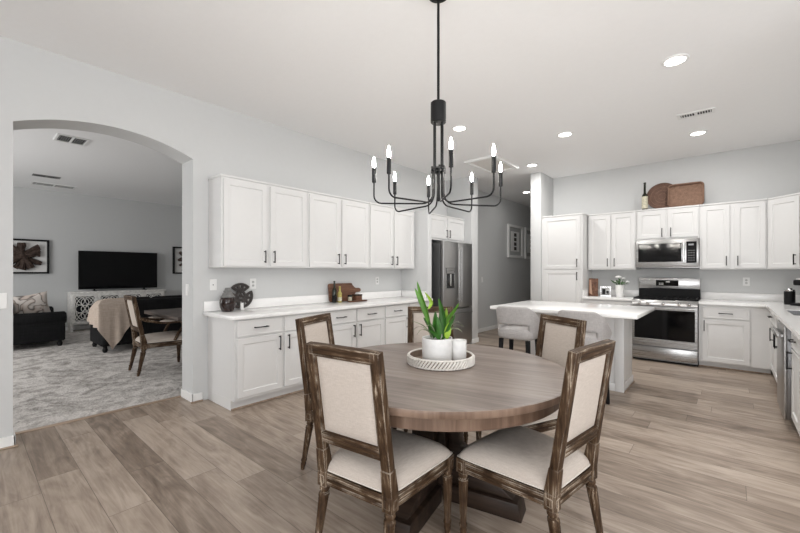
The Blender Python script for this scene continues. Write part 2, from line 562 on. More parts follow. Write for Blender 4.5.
M_EDGE_LIT = wood('lit_walnut_edge', [(0.12, 0.075, 0.052), (0.19, 0.127, 0.092), (0.27, 0.19, 0.142)], 'z', 0.4, 0.4)  # paler than the apron: light on the table rim put into its colour
M_BASE = wood('dark_walnut', [(0.010, 0.006, 0.004), (0.024, 0.014, 0.009), (0.045, 0.027, 0.018)], 'x', 0.8, 0.5)
M_CERAM = plain('white_ceramic', (0.78, 0.775, 0.76), 0.45, noise=0.05, nscale=30, bump=0.15, bscale=120)
M_WHITE = plain('white_plastic', (0.78, 0.78, 0.77), 0.4)
M_TRAYW = plain('whitewashed_wood', (0.72, 0.69, 0.645), 0.7, noise=0.1, nscale=25)
M_TRAYB = plain('tray_groove', (0.19, 0.14, 0.105), 0.8, noise=0.2)
M_SOIL = plain('potting_bark', (0.035, 0.024, 0.016), 0.95, noise=0.4, nscale=90, bump=0.8, bscale=120)
M_LEAF = plain('leaf_green', (0.075, 0.205, 0.02), 0.35, noise=0.45, nscale=14)
M_LEAFD = plain('leaf_deep_green', (0.03, 0.115, 0.014), 0.35, noise=0.45, nscale=14)
M_LEAFL = plain('leaf_lime', (0.27, 0.43, 0.045), 0.4, noise=0.3, nscale=14)
M_BLADE = plain('dry_grass_blade', (0.20, 0.22, 0.14), 0.6, noise=0.3)
M_BULB = emis('lit_bulb', (1.0, 0.95, 0.88), 260.0)
M_LENS = emis('lit_lens', (1.0, 0.96, 0.90), 9.0)
M_DARKFAB = fabric('charcoal_velvet', (0.005, 0.005, 0.0055), (0.012, 0.012, 0.013), 90, bump=0.2)
M_THROW = fabric('beige_throw_knit', (0.40, 0.325, 0.27), (0.55, 0.46, 0.39), 160, bump=0.6)
M_DRIFT = wood('driftwood', [(0.02, 0.012, 0.009), (0.05, 0.032, 0.025), (0.10, 0.07, 0.055)], 'x', 0.5, 0.75)
M_DTABLE = wood('grey_brown_wood', [(0.04, 0.03, 0.026), (0.075, 0.058, 0.05), (0.12, 0.095, 0.08)], 'x', 0.7, 0.4)
M_BOARD = wood('acacia_board', [(0.05, 0.023, 0.014), (0.14, 0.066, 0.04), (0.26, 0.14, 0.085)], 'y', 0.8, 0.5)
M_BOARDL = wood('maple_strip', [(0.3, 0.17, 0.11), (0.42, 0.26, 0.18), (0.5, 0.33, 0.24)], 'z', 0.8, 0.5)
M_BOTTLE = plain('dark_green_glass', (0.010, 0.014, 0.006), 0.12)
M_LABEL = plain('cream_label', (0.55, 0.52, 0.40), 0.7, noise=0.25, nscale=60)
M_YELLOW = plain('olive_oil_label', (0.42, 0.36, 0.10), 0.5, noise=0.3, nscale=70)
M_CARVED = plain('ebony_carving', (0.020, 0.014, 0.012), 0.45, noise=0.4)
M_JARD = plain('dark_glaze', (0.022, 0.012, 0.010), 0.12, noise=0.3)
M_JARG = plain('grey_glaze', (0.16, 0.16, 0.155), 0.5, noise=0.3, nscale=40)
M_SILVER = plain('antique_silver_wood', (0.80, 0.785, 0.755), 0.5, noise=0.15)
M_MIRROR = plain('smoked_mirror', (0.02, 0.02, 0.022), 0.12)
M_MAT = plain('mat_board', (0.80, 0.79, 0.77), 0.8)
M_PRINT = plain('dark_print', (0.05, 0.04, 0.035), 0.6, noise=0.6, nscale=60)
M_STRIP = wood('oak_strip', [(0.25, 0.18, 0.13), (0.38, 0.29, 0.22), (0.48, 0.38, 0.3)], 'y', 0.6, 0.5)
M_WELT = plain('cream_welt', (0.62, 0.57, 0.51), 0.8)
M_SOCKET = plain('socket_plastic', (0.50, 0.50, 0.49), 0.45)
M_HATCH = plain('hatch_panel_paint', (0.74, 0.715, 0.68), 0.8)
M_MATG = plain('grey_mat_board', (0.42, 0.42, 0.415), 0.85)
M_DARKVOID = plain('duct_void', (0.012, 0.012, 0.012), 0.9)

# ------------------------------------------------------------------ the setting
CEIL = 3.09
XL, YB, XR, YF = -4.11, 7.34, 3.2, -2.6       # kitchen side of the left, back, right and front walls
LX0 = -11.2                                   # far wall of the living room
T = 0.29                                      # thickness of the wall with the archway

struct(MB().box(XL - T - 0.002, YF - 0.2, -0.12, XR + 0.2, 12.2, 0).build('floor', M_FLOOR))
o = MB().box(LX0 - 0.1, YF - 0.2, -0.12, XL - T - 0.006, 6.2, 0.006).build('living_room_carpet', M_CARPET)
o['kind'] = 'structure'; o.name = 'floor_carpet'
struct(MB().box(XL - T - 0.03, 0.262, 0.0, XL - T + 0.015, 1.533, 0.011, 0.004).build('trim_1', M_STRIP))
struct(MB().box(LX0 - 0.2, YF - 0.2, CEIL, XR + 0.2, 12.2, CEIL + 0.15).build('ceiling', M_CEIL))

# left wall with the segmental archway
AY0, AY1, ASP, ARISE = 0.257, 1.538, 2.47, 0.137
ac = (AY0 + AY1) / 2; hc = (AY1 - AY0) / 2; AR = (hc * hc + ARISE * ARISE) / (2 * ARISE)
n = 28
arch = [(AY0 + (AY1 - AY0) * i / n) for i in range(n + 1)]
arch = [(y, ASP + ARISE - AR + sqrt(AR * AR - (y - ac) ** 2)) for y in arch]
w = MB()
outl = [(YF, 0), (AY0, 0)] + arch + [(AY1, 0), (12.0, 0), (12.0, CEIL), (YF, CEIL)]
outl = [p for i, p in enumerate(outl)]
Mw = Matrix(((0, 0, 1, XL - T), (1, 0, 0, 0), (0, 1, 0, 0), (0, 0, 0, 1)))
w.prism(outl, T, Mw)
struct(w.build('wall_left', M_WALL, angle=25))

# back wall of the kitchen with its wing, and the hall behind the opening
struct(MB().box(-2.70, YB, 0, 1.1, YB + 0.14, CEIL).build('wall_back', M_WALL))
struct(MB().box(-2.70, 6.70, 0, -2.515, YB - 0.002, CEIL, 0.006).build('wall_wing', M_WALL))
struct(MB().box(-2.70, YB + 0.142, 0, -2.56, 12.0, CEIL).build('wall_hall_right', M_WALL))
struct(MB().box(XL, 12.0, 0, -2.5, 12.14, CEIL).build('wall_hall_end', M_WALL))
# low panel wall before the fridge and the full wall after it
struct(MB().box(XL, 4.782, 0, -3.565, 4.882, 2.30, 0.004).build('wall_fridge_near', M_WALL))
struct(MB().box(XL, 6.13, 0, -3.575, 6.37, CEIL, 0.006).build('wall_fridge_far', M_WALL))
# right wall of the kitchen, dining bay and the wall behind the camera with its patio opening
struct(MB().box(0.985, 3.2, 0, 1.1, YB - 0.002, CEIL).build('wall_right', M_WALL))
struct(MB().box(1.102, 3.2, 0, XR, 3.32, CEIL).build('wall_bay', M_WALL))
w = MB()
for a in ((-1.2, -0.9, 0, CEIL), (2.1, 3.2, 0, CEIL), (-0.9, 2.1, 0, 0.65), (-0.9, 2.1, 2.35, CEIL), (YF, -1.2, 0, CEIL)):
    w.box(XR, a[0], a[2], XR + 0.14, a[1], a[3])
struct(w.build('wall_dining_right', M_WALL))
w = MB()
for a in ((XL, -0.55, 0, CEIL), (2.95, XR, 0, CEIL), (-0.55, 2.95, 2.4, CEIL)):
    w.box(a[0], YF - 0.14, a[2], a[1], YF, a[3])
struct(w.build('wall_front', M_WALL))
w = MB()
for a, b in ((-0.55, -0.49), (1.17, 1.23), (2.89, 2.95)):
    w.box(a, YF - 0.10, 0.05, b, YF - 0.04, 2.35)
w.box(-0.55, YF - 0.10, 0, 2.95, YF - 0.04, 0.05); w.box(-0.55, YF - 0.10, 2.35, 2.95, YF - 0.04, 2.4)
struct(w.build('door_1', M_TRIM))
w = MB()
for z in (0.65, 2.30):
    w.box(XR + 0.04, -0.9, z, XR + 0.1, 2.1, z + 0.05)
for y in (-0.9, 0.575, 2.05):
    w.box(XR + 0.04, y, 0.70, XR + 0.1, y + 0.05, 2.30)
struct(w.build('window_1', M_TRIM))
# living room shell
struct(MB().box(LX0 - 0.14, YF - 0.14, 0, LX0, 6.0, CEIL).build('wall_living_far', M_WALL))
struct(MB().box(LX0, 6.0, 0, XL - T, 6.14, CEIL).build('wall_living_right', M_WALL))
w = MB()
for a in ((LX0, -9.4, 0, CEIL), (-5.8, XL - T, 0, CEIL), (-9.4, -5.8, 0, 0.6), (-9.4, -5.8, 2.4, CEIL)):
    w.box(a[0], YF - 0.14, a[2], a[1], YF, a[3])
struct(w.build('wall_living_left', M_WALL))
w = MB()
for x in (-9.4, -7.625, -5.85):
    w.box(x, YF - 0.10, 0.6, x + 0.05, YF - 0.04, 2.4)
for z in (0.6, 2.35):
    w.box(-9.4, YF - 0.10, z, -5.8, YF - 0.04, z + 0.05)
struct(w.build('window_2', M_TRIM))

# baseboards
BH, BT = 0.088, 0.014


def base(name, *runs):
    m = MB()
    for x0, y0, x1, y1 in runs:
        m.box(x0, y0, 0.001, x1, y1, BH, 0.004, 1)
    struct(m.build(name, M_TRIM))


base('baseboard_left', (XL, YF, XL + BT, AY0 + BT), (XL - T, AY0, XL + BT, AY0 + BT), (XL - T, AY1 - BT, XL + BT, AY1), (XL, AY1 - BT, XL + BT, 1.628))
base('baseboard_hall', (XL, 6.372, XL + BT, 12.0))
base('baseboard_fridge', (-3.575, 6.13, -3.575 + BT, 6.384), (XL + 0.02, 6.37, -3.575 + BT, 6.384))
base('baseboard_wing', (-2.70, 6.70 - BT, -2.515, 6.70))
base('baseboard_living', (LX0, YF, LX0 + BT, 6.0))
# strip of oak moulding on the floor along the left pier
m = MB()
m.box(XL + BT, YF, 0.001, XL + BT + 0.014, AY0 + BT + 0.014, 0.016, 0.004, 1)
m.box(XL + BT, AY1 - BT - 0.014, 0.001, XL + BT + 0.014, 1.628, 0.016, 0.004, 1)
struct(m.build('trim_2', M_STRIP))

# ------------------------------------------------------------------ cabinets
DOOR = [(0.055, 0.0), (0.006, -0.009), (0.014, 0.0), (0.010, 0.002)]
DRAW = [(0.012, 0.0), (0.004, -0.002)]


def pull(parent, c, L, vertical, front):
    """a black bar pull standing off a front that faces -y"""
    m = MB(); x, z = c; y = front - 0.030
    if vertical:
        a, b = (x, y, z - L / 2), (x, y, z + L / 2); e = [(x, z - L / 2 + 0.012), (x, z + L / 2 - 0.012)]
    else:
        a, b = (x - L / 2, y, z), (x + L / 2, y, z); e = [(x - L / 2 + 0.012, z), (x + L / 2 - 0.012, z)]
    m.bar(a, b, 0.010, 0.010, 0.002, side=(0, 1, 0))
    for ex, ez in e:
        m.box(ex - 0.005, y, ez - 0.005, ex + 0.005, front - 0.0003, ez + 0.005)
    return m.build('handle', M_BLACK, parent)


def cabinet(name, label, loc, rotz, W, D, z0, z1, doors=(), drawers=(), toe=0.0, top=0.0, side=0.0, group=None, PL=0.135, topx=(0.012, 0.012), fronts=0.020):
    """face frame cabinet: fronts at y=-0.02..0, box behind; doors (x0, x1, z0, z1, pull x, pull z)"""
    t = thing(name, label, 'cabinet', loc, rotz, group)
    m = MB()
    m.box(0, 0, z0 + toe, W, D, z1 - top)
    m.build('carcass', M_CAB, t)
    if toe:
        MB().box(0.0, 0.075, z0 + 0.001, W, D, z0 + toe - 0.001).build('toe_kick', M_CAB, t)
        MB().box(0.0, 0.060, z0 + 0.001, W, 0.074, z0 + 0.018, 0.004, 1).build('shoe_moulding', M_STRIP, t)
    if top:
        m = MB(); m.box(-topx[0], -0.016, z1 - top + 0.0005, W + topx[1], D, z1, 0.005, 2); m.build('top_moulding', M_CAB, t)
    for d in doors:
        dd = MB().panel(d[0], d[2], d[1], d[3], -0.0008, -fronts, DOOR).build('door', M_CAB, t, angle=20)
        if len(d) > 4:
            pull(dd, (d[4], d[5]), PL, True, -fronts)
    for d in drawers:
        dd = MB().panel(d[0], d[2], d[1], d[3], -0.0008, -fronts, DRAW).build('drawer', M_CAB, t, angle=20)
        if len(d) > 4:
            pull(dd, (d[4], d[5]), PL, False, -fronts)
    return t


# --- left wall run (fronts face +x): local x runs along +y
PIT = 1.0235; Y0 = 1.69
R90 = radians(90)
UL = ['white two-door wall cabinet nearest the archway, above the dark jar and carved disc',
      'white two-door wall cabinet in the middle of the three above the long buffet',
      'white two-door wall cabinet nearest the fridge, third above the long buffet']
BL = ['white base cabinet at the archway end of the buffet, its panelled side showing',
      'white base cabinet in the middle of the buffet, behind the left dining chairs',
      'white base cabinet at the fridge end of the buffet, behind the green plant']
for k in range(3):
    y = Y0 + k * PIT
    h = PIT / 2
    dz = (1.386, 2.262)
    cabinet('wall_cabinet', UL[k], (-3.82, y, 0), R90, PIT - 0.002, 0.286, 1.372, 2.302, top=0.022,
            doors=[(0.022, h - 0.018, *dz, h - 0.055, 1.49), (h + 0.018, PIT - 0.022, *dz, h + 0.055, 1.49)],
            topx=(0.012 if k == 0 else -0.0005, -0.0005), group='wall cabinets over the buffet')
    cabinet('base_cabinet', BL[k], (-3.52, y - 0.008, 0), R90, PIT - 0.003, 0.585, 0, 0.876, toe=0.10,
            doors=[(0.020, h - 0.014, 0.128, 0.690, h - 0.052, 0.60), (h + 0.014, PIT - 0.020, 0.128, 0.690, h + 0.052, 0.60)],
            drawers=[(0.020, h - 0.014, 0.708, 0.862, h / 2, 0.785), (h + 0.014, PIT - 0.020, 0.708, 0.862, 1.5 * h, 0.785)],
            group='base cabinets of the buffet', PL=0.15)
t = thing('countertop', 'long white quartz countertop with low backsplash on the buffet below the wall cabinets', 'countertop', (-3.80, 3.23, 0.878))
MB().box(XL + 0.003, 1.632, 0.878, -3.465, 4.779, 0.914, 0.004).build('worktop', M_QUARTZ, t, t)
MB().box(XL + 0.003, 1.637, 0.9145, XL + 0.022, 4.758, 1.020, 0.003).build('backsplash', M_QUARTZ, t, t)
MB().box(XL + 0.024, 4.760, 0.9145, -3.60, 4.779, 1.020, 0.003).build('backsplash', M_QUARTZ, t, t)

# --- over the fridge
W = 6.128 - 4.886
cabinet('wall_cabinet', 'white two-door cabinet above the steel fridge', (-3.74, 4.886, 0), R90, W - 0.002, 0.366, 1.865, 2.302, top=0.022,
        doors=[(0.14, W / 2 + 0.052, 1.895, 2.262, W / 2 + 0.018, 1.985), (W / 2 + 0.074, W - 0.012, 1.895, 2.262, W / 2 + 0.110, 1.985)], topx=(-0.0005, -0.001))

# --- fridge (faces +x)
t = thing('refrigerator', 'dark stainless french door refrigerator in the alcove at the end of the buffet', 'refrigerator', (-3.50, 5.115, 0), R90)
FW = 0.915
MB().box(0, 0.062, 0.02, FW, 0.585, 1.80, 0.006).build('body', M_SSD, t)
dl = MB().box(0.0, 0, 0.71, FW / 2 - 0.004, 0.058, 1.828, 0.010, 3).build('door', M_SSZ, t)
dr = MB().box(FW / 2 + 0.004, 0, 0.71, FW, 0.058, 1.828, 0.010, 3).build('door', M_SSZ, t)
fz = MB().box(0.0, 0, 0.06, FW, 0.058, 0.695, 0.010, 3).build('freezer_drawer', M_SSZ, t)
for dd, x in ((dl, FW / 2 - 0.035), (dr, FW / 2 + 0.035)):
    m = MB(); m.cyl((x, -0.045, 0.80), (x, -0.045, 1.74), 0.011, n=12)
    for z in (0.86, 1.68):
        m.cyl((x, -0.045, z), (x, -0.0005, z), 0.008, n=10)
    m.build('handle', M_SSX, dd)
m = MB(); m.cyl((0.08, -0.045, 0.62), (FW - 0.08, -0.045, 0.62), 0.011, n=12)
for x in (0.14, FW - 0.14):
    m.cyl((x, -0.045, 0.62), (x, -0.0005, 0.62), 0.008, n=10)
m.build('handle', M_SSX, fz)
m = MB()
a0, a1, b0, b1 = 0.07, 0.335, 1.035, 1.395
m.mi = 0
for bx in ((a0, b0, a1, b0 + 0.02), (a0, b1 - 0.10, a1, b1), (a0, b0, a0 + 0.02, b1), (a1 - 0.02, b0, a1, b1)):
    m.box(bx[0], -0.006, bx[1], bx[2], -0.0005, bx[3], 0.002, 1)
m.mi = 1
m.box(a0 + 0.02, -0.0025, b0 + 0.02, a1 - 0.02, -0.0004, b1 - 0.10)
m.mi = 2
m.box(0.17, -0.020, 1.09, 0.22, -0.003, 1.29, 0.006)
m.build('ice_dispenser', [M_SSX, M_GLASS, M_CHROME], dl)

# --- range wall
PX0, PX1 = -2.512, -1.838
t = cabinet('pantry_cabinet', 'tall white pantry cabinet with two stacked doors beside the hall opening', (PX0, 6.75, 0), 0, PX1 - PX0, 0.585, 0, 2.302, toe=0.10, top=0.022,
            doors=[(0.040, 0.640, 1.375, 2.262, 0.593, 1.475), (0.040, 0.640, 0.128, 1.350, 0.593, 1.255)], topx=(-0.001, 0.012), PL=0.135)
RX0, RX1 = -1.116, -0.325
UW = RX0 - PX1 - 0.016
cabinet('wall_cabinet', 'white two-door wall cabinet between the tall pantry and the microwave', (PX1 + 0.014, 7.03, 0), 0, UW, 0.306, 1.36, 2.302, top=0.022,
        doors=[(0.018, UW / 2 - 0.012, 1.378, 2.262, UW / 2 - 0.05, 1.48), (UW / 2 + 0.012, UW - 0.012, 1.378, 2.262, UW / 2 + 0.05, 1.48)], topx=(-0.001, -0.001))
MW = RX1 - RX0
cabinet('wall_cabinet', 'short white two-door wall cabinet directly over the microwave', (RX0 + 0.001, 7.03, 0), 0, MW - 0.002, 0.306, 1.822, 2.302, top=0.022,
        doors=[(0.018, MW / 2 - 0.016, 1.842, 2.262, MW / 2 - 0.055, 1.925), (MW / 2 + 0.016, MW - 0.018, 1.842, 2.262, MW / 2 + 0.055, 1.925)], topx=(-0.0005, -0.0005))
UX0, UX1 = RX1 + 0.001, 0.384
UW = UX1 - UX0
cabinet('wall_cabinet', 'white two-door wall cabinet right of the microwave', (UX0, 7.03, 0), 0, UW - 0.001, 0.306, 1.36, 2.302, top=0.022,
        doors=[(0.022, UW / 2 - 0.024, 1.378, 2.262, UW / 2 - 0.06, 1.48), (UW / 2 + 0.024, UW - 0.018, 1.378, 2.262, UW / 2 + 0.06, 1.48)], topx=(-0.0005, -0.0005))
# diagonal corner wall cabinet
t = thing('wall_cabinet', 'white single-door wall cabinet set diagonally in the corner at the right edge', 'cabinet', (0.386, 7.03, 0), radians(-45))
S = 0.293 * sqrt(2)
Mi = Matrix.Rotation(radians(45), 4, 'Z')
body = [(0, 0), (0.293, -0.293), (0.597, -0.293), (0.597, 0.306), (0, 0.306)]
MB().prism(body, 0.918, Mi @ Matrix.Translation((0, 0, 1.36))).build('carcass', M_CAB, t)
tm = [(0.004, -0.012), (0.293, -0.31), (0.597, -0.31), (0.597, 0.306), (0.0005, 0.306)]
MB().prism(tm, 0.022, Mi @ Matrix.Translation((0, 0, 2.280)), 0.004).build('top_moulding', M_CAB, t)
dd = MB().panel(0.022, 1.378, S - 0.022, 2.262, -0.0008, -0.02, DOOR).build('door', M_CAB, t, angle=20)
pull(dd, (S - 0.06, 1.48), 0.135, True, -0.02)
# wall cabinet turning along the right wall
UW = 0.75
cabinet('wall_cabinet', 'white wall cabinet on the right wall past the corner', (0.679, 6.735, 0), radians(-90), UW, 0.302, 1.36, 2.302, top=0.022,
        doors=[(0.02, UW / 2 - 0.012, 1.378, 2.262, UW / 2 - 0.05, 1.48), (UW / 2 + 0.012, UW - 0.02, 1.378, 2.262, UW / 2 + 0.05, 1.48)], topx=(-0.0005, 0.01))

# base cabinets of the range wall
LW = RX0 - PX1 - 0.006
cabinet('base_cabinet', 'white base cabinet between the pantry and the range, mostly behind the island', (PX1 + 0.002, 6.74, 0), 0, LW, 0.595, 0, 0.876, toe=0.10,
        doors=[(0.02, LW / 2 - 0.012, 0.128, 0.690, LW / 2 - 0.05, 0.60), (LW / 2 + 0.012, LW - 0.02, 0.128, 0.690, LW / 2 + 0.05, 0.60)],
        drawers=[(0.02, LW - 0.02, 0.708, 0.862, LW / 2, 0.785)], PL=0.15)
BW = 0.405 - RX1 - 0.004
cabinet('base_cabinet', 'white base cabinet right of the range with one wide drawer over one door', (RX1 + 0.004, 6.74, 0), 0, BW, 0.595, 0, 0.876, toe=0.082,
        doors=[(0.040, 0.525, 0.098, 0.672, 0.060, 0.585)], drawers=[(0.040, 0.525, 0.692, 0.838, 0.285, 0.765)], PL=0.15)
# right run (fronts face -x): local x runs along -y
RM90 = radians(-90)
XF = 0.408
cabinet('base_cabinet', 'narrow white base cabinet on the right run nearest the corner', (XF, 6.735, 0), RM90, 0.655, 0.57, 0, 0.876, toe=0.10,
        doors=[(0.09, 0.64, 0.128, 0.690, 0.59, 0.60)], drawers=[(0.09, 0.64, 0.708, 0.862, 0.37, 0.785)], PL=0.15)
SW = 0.955
t = cabinet('base_cabinet', 'white two-door sink base cabinet left of the dishwasher', (XF, 6.078, 0), RM90, SW, 0.57, 0, 0.70, toe=0.10,
            doors=[(0.016, SW / 2 - 0.01, 0.128, 0.69, SW / 2 - 0.05, 0.60), (SW / 2 + 0.01, SW - 0.012, 0.128, 0.69, SW / 2 + 0.05, 0.60)], PL=0.15)
MB().panel(0.016, 0.708, SW - 0.012, 0.862, -0.0008, -0.02, DRAW).build('false_front', M_CAB, t, angle=20)
MB().box(0, 0, 0.7005, SW, 0.04, 0.876).build('front_rail', M_CAB, t)
NW = 0.46
cabinet('base_cabinet', 'narrow white base cabinet on the near side of the dishwasher at the right edge', (XF, 4.505, 0), RM90, NW, 0.57, 0, 0.876, toe=0.10,
        doors=[(0.02, NW - 0.012, 0.128, 0.690, 0.07, 0.60)], drawers=[(0.02, NW - 0.012, 0.708, 0.862, 0.23, 0.785)], PL=0.15)
NW = 0.50
cabinet('base_cabinet', 'white base cabinet closest to the camera at the right edge, ending the right run', (XF, 4.043, 0), RM90, NW, 0.57, 0, 0.876, toe=0.10,
        doors=[(0.012, NW - 0.02, 0.128, 0.862, 0.42, 0.60)], PL=0.15)
# dishwasher
t = thing('dishwasher', 'stainless steel dishwasher seen edge-on in the right run of cabinets', 'dishwasher', (0.347, 5.118, 0), RM90)
MB().box(0.004, 0.075, 0.10, 0.604, 0.60, 0.868).build('tub', M_SSD, t)
dd = MB().box(0.004, 0, 0.09, 0.604, 0.016, 0.868, 0.003).build('door', M_SSZ, t)
MB().box(0.006, 0.0165, 0.092, 0.602, 0.0745, 0.866, 0.003).build('shaded_door_core', M_SSD, dd)  # dark steel core puts the shade of the door's near side into colour
m = MB(); m.box(0.03, -0.045, 0.765, 0.578, -0.018, 0.805, 0.006)
for x in (0.05, 0.54):
    m.box(x, -0.02, 0.775, x + 0.02, -0.0004, 0.795)
m.build('handle', M_SSX, dd)
MB().box(0.004, 0.09, 0.001, 0.604, 0.58, 0.098).build('toe_kick', M_BLACKM, t)

# countertops of the range wall and right run
t = thing('countertop', 'short white quartz countertop between the pantry and the range', 'countertop', ((PX1 + RX0) / 2, 7.0, 0.878))
MB().box(PX1 + 0.002, 6.695, 0.878, RX0 - 0.003, YB - 0.003, 0.914, 0.004).build('worktop', M_QUARTZ, t, t)
MB().box(PX1 + 0.022, YB - 0.022, 0.9145, RX0 - 0.003, YB - 0.003, 1.020, 0.003).build('backsplash', M_QUARTZ, t, t)
MB().box(PX1 + 0.002, 6.76, 0.9145, PX1 + 0.020, YB - 0.003, 1.020, 0.003).build('backsplash', M_QUARTZ, t, t)
t = thing('countertop', 'white quartz countertop turning the corner from the range along the right run', 'countertop', (0.3, 6.9, 0.878))
m = MB()
XC = 0.352; SX0, SX1, SY0, SY1 = 0.465, 0.86, 5.17, 5.92
for bx in ((RX1 + 0.003, 6.695, 0.985 - 0.003, YB - 0.003), (XC, SY1, 0.982, 6.695), (XC, SY0, SX0, SY1), (SX1, SY0, 0.982, SY1), (XC, 3.53, 0.982, SY0)):
    m.box(bx[0], bx[1], 0.878, bx[2], bx[3], 0.914)
m.build('worktop', M_QUARTZ, t, t)
MB().box(RX1 + 0.003, YB - 0.022, 0.9145, 0.962, YB - 0.003, 1.020, 0.003).build('backsplash', M_QUARTZ, t, t)
MB().box(0.963, 3.53, 0.9145, 0.982, YB - 0.003, 1.020, 0.003).build('backsplash', M_QUARTZ, t, t)
m = MB()
for bx in ((SX0 + 0.001, SY0 + 0.001, 0.715, SX1 - 0.001, SY1 - 0.001, 0.722), (SX0 + 0.001, SY0 + 0.001, 0.722, SX0 + 0.009, SY1 - 0.001, 0.905),
           (SX1 - 0.009, SY0 + 0.001, 0.722, SX1 - 0.001, SY1 - 0.001, 0.905), (SX0 + 0.009, SY0 + 0.001, 0.722, SX1 - 0.009, SY0 + 0.009, 0.905),
           (SX0 + 0.009, SY1 - 0.009, 0.722, SX1 - 0.009, SY1 - 0.001, 0.905)):
    m.box(*bx)
tag(m.build('sink', M_SSD), 'steel sink sunk in the right countertop at the edge of view', 'sink')

# --- range
t = thing('range', 'stainless steel gas range with black oven door below the microwave', 'range', ((RX0 + RX1) / 2, 6.66, 0))
x0, x1 = RX0 + 0.002, RX1 - 0.003
MB().box(x0, 6.70, 0.03, x1, 7.30, 0.895).build('body', M_SSD, t, t)
MB().box(x0, 6.74, 0.001, x1, 7.25, 0.029).build('plinth', M_BLACKM, t, t)
m = MB(); m.mi = 0; m.box(x0, 6.68, 0.8955, x1, 7.24, 0.912, 0.004); m.build('cooktop', M_GLASS, t, t)
dr = MB().box(x0 + 0.002, 6.66, 0.052, x1 - 0.002, 6.698, 0.222, 0.006).build('storage_drawer', M_SSX, t, t)
od = MB()
ox0, ox1, oz0, oz1 = x0 + 0.002, x1 - 0.002, 0.236, 0.822
for bx in ((ox0, oz0, ox1, oz0 + 0.105), (ox0, oz1 - 0.055, ox1, oz1), (ox0, oz0 + 0.105, ox0 + 0.030, oz1 - 0.055), (ox1 - 0.030, oz0 + 0.105, ox1, oz1 - 0.055)):
    od.box(bx[0], 6.66, bx[1], bx[2], 6.698, bx[3], 0.003, 1)
od = od.build('oven_door', M_SSX, t, t)
MB().box(ox0 + 0.030, 6.664, oz0 + 0.105, ox1 - 0.030, 6.697, oz1 - 0.055).build('window_glass', M_GLASS, od, t)
m = MB(); m.cyl((ox0 + 0.03, 6.612, 0.796), (ox1 - 0.03, 6.612, 0.796), 0.014, n=14)
for x in (ox0 + 0.06, ox1 - 0.06):
    m.cyl((x, 6.612, 0.796), (x, 6.6595, 0.796), 0.010, n=10)
m.build('handle', M_SSX, od, t)
cp = MB().hexa([(x0, 6.645, 0.832), (x1, 6.645, 0.832), (x1, 6.699, 0.832), (x0, 6.699, 0.832)], [(x0, 6.668, 0.912), (x1, 6.668, 0.912), (x1, 6.679, 0.912), (x0, 6.679, 0.912)], 0.003, 1).build('control_panel', M_SSX, t, t)
for fx in (0.12, 0.26, 0.50, 0.74, 0.88):
    x = x0 + (x1 - x0) * fx
    m = MB(); m.cyl((x, 6.652, 0.868), (x, 6.615, 0.859), 0.021, 0.018, 18, 0.003); m.box(x - 0.003, 6.612, 0.845, x + 0.003, 6.618, 0.874)
    m.build('knob', M_CHROME, cp, t)
bg = MB().box(x0, 7.245, 0.9125, x1, 7.315, 1.062).build('backguard_base', M_BLACKM, t, t)
bg = MB().box(x0, 7.225, 1.0625, x1, 7.315, 1.228, 0.006).build('backguard', M_SSX, t, t)
MB().box(x0 + 0.235, 7.219, 1.105, x0 + 0.525, 7.2245, 1.195, 0.002, 1).build('display', M_GLASS, bg, t)
m = MB()
for i in range(3):
    for j in range(2):
        m.box(x0 + 0.275 + i * 0.022, 7.2175, 1.12 + j * 0.022, x0 + 0.288 + i * 0.022, 7.2188, 1.128 + j * 0.022)
m.box(x0 + 0.365, 7.2175, 1.160, x0 + 0.415, 7.2188, 1.178)
m.build('display_digits', M_SILVER, bg, t)
for k in range(3):
    a = x0 + 0.012 + k * (x1 - x0 - 0.024) / 3; b = a + (x1 - x0 - 0.024) / 3 - 0.006
    m = MB()
    for yy in (6.70, 6.96, 7.21):
        m.box(a, yy, 0.928, b, yy + 0.012, 0.942, 0.002, 1)
    for xx in (a, (a + b) / 2 - 0.006, b - 0.012):
        m.box(xx, 6.70, 0.928, xx + 0.012, 7.222, 0.942, 0.002, 1)
    for xx in (a, b - 0.012):
        for yy in (6.70, 7.21):
            m.box(xx, yy, 0.9125, xx + 0.012, yy + 0.012, 0.928)
    for yy in (6.83, 7.09):
        m.cyl(((a + b) / 2, yy, 0.9125), ((a + b) / 2, yy, 0.926), 0.045, 0.035, 18)
    m.build('grate', M_BLACKM, t, t)

# --- microwave
t = thing('microwave', 'stainless over-the-range microwave with black window hung under the short cabinet', 'microwave', ((RX0 + RX1) / 2, 6.95, 1.385))
mx0, mx1 = RX0 + 0.004, RX1 - 0.004
MB().box(mx0, 6.985, 1.385, mx1, YB - 0.004, 1.820).build('body', M_SSX, t, t)
MB().box(mx0 + 0.004, 6.96, 1.378, mx1 - 0.004, 7.3, 1.3845).build('vent_base', M_BLACKM, t, t)
dd = MB().box(mx0, 6.95, 1.398, mx1, 6.984, 1.818, 0.006).build('front_panel', M_SSX, t, t)
MB().box(mx0 + 0.035, 6.9455, 1.475, mx1 - 0.20, 6.9495, 1.755, 0.001, 1).build('window_glass', M_GLASS, dd, t)
MB().box(mx1 - 0.145, 6.9455, 1.455, mx1 - 0.025, 6.9495, 1.768, 0.001, 1).build('keypad', M_GLASS, dd, t)
m = MB()
for i in range(3):
    for j in range(5):
        m.box(mx1 - 0.125 + i * 0.03, 6.944, 1.49 + j * 0.036, mx1 - 0.108 + i * 0.03, 6.9453, 1.498 + j * 0.036)
m.box(mx1 - 0.12, 6.944, 1.71, mx1 - 0.06, 6.9453, 1.735)
m.build('keypad_marks', M_SSD, dd, t)
m = MB(); m.cyl((mx1 - 0.172, 6.912, 1.475), (mx1 - 0.172, 6.912, 1.755), 0.014, n=14)
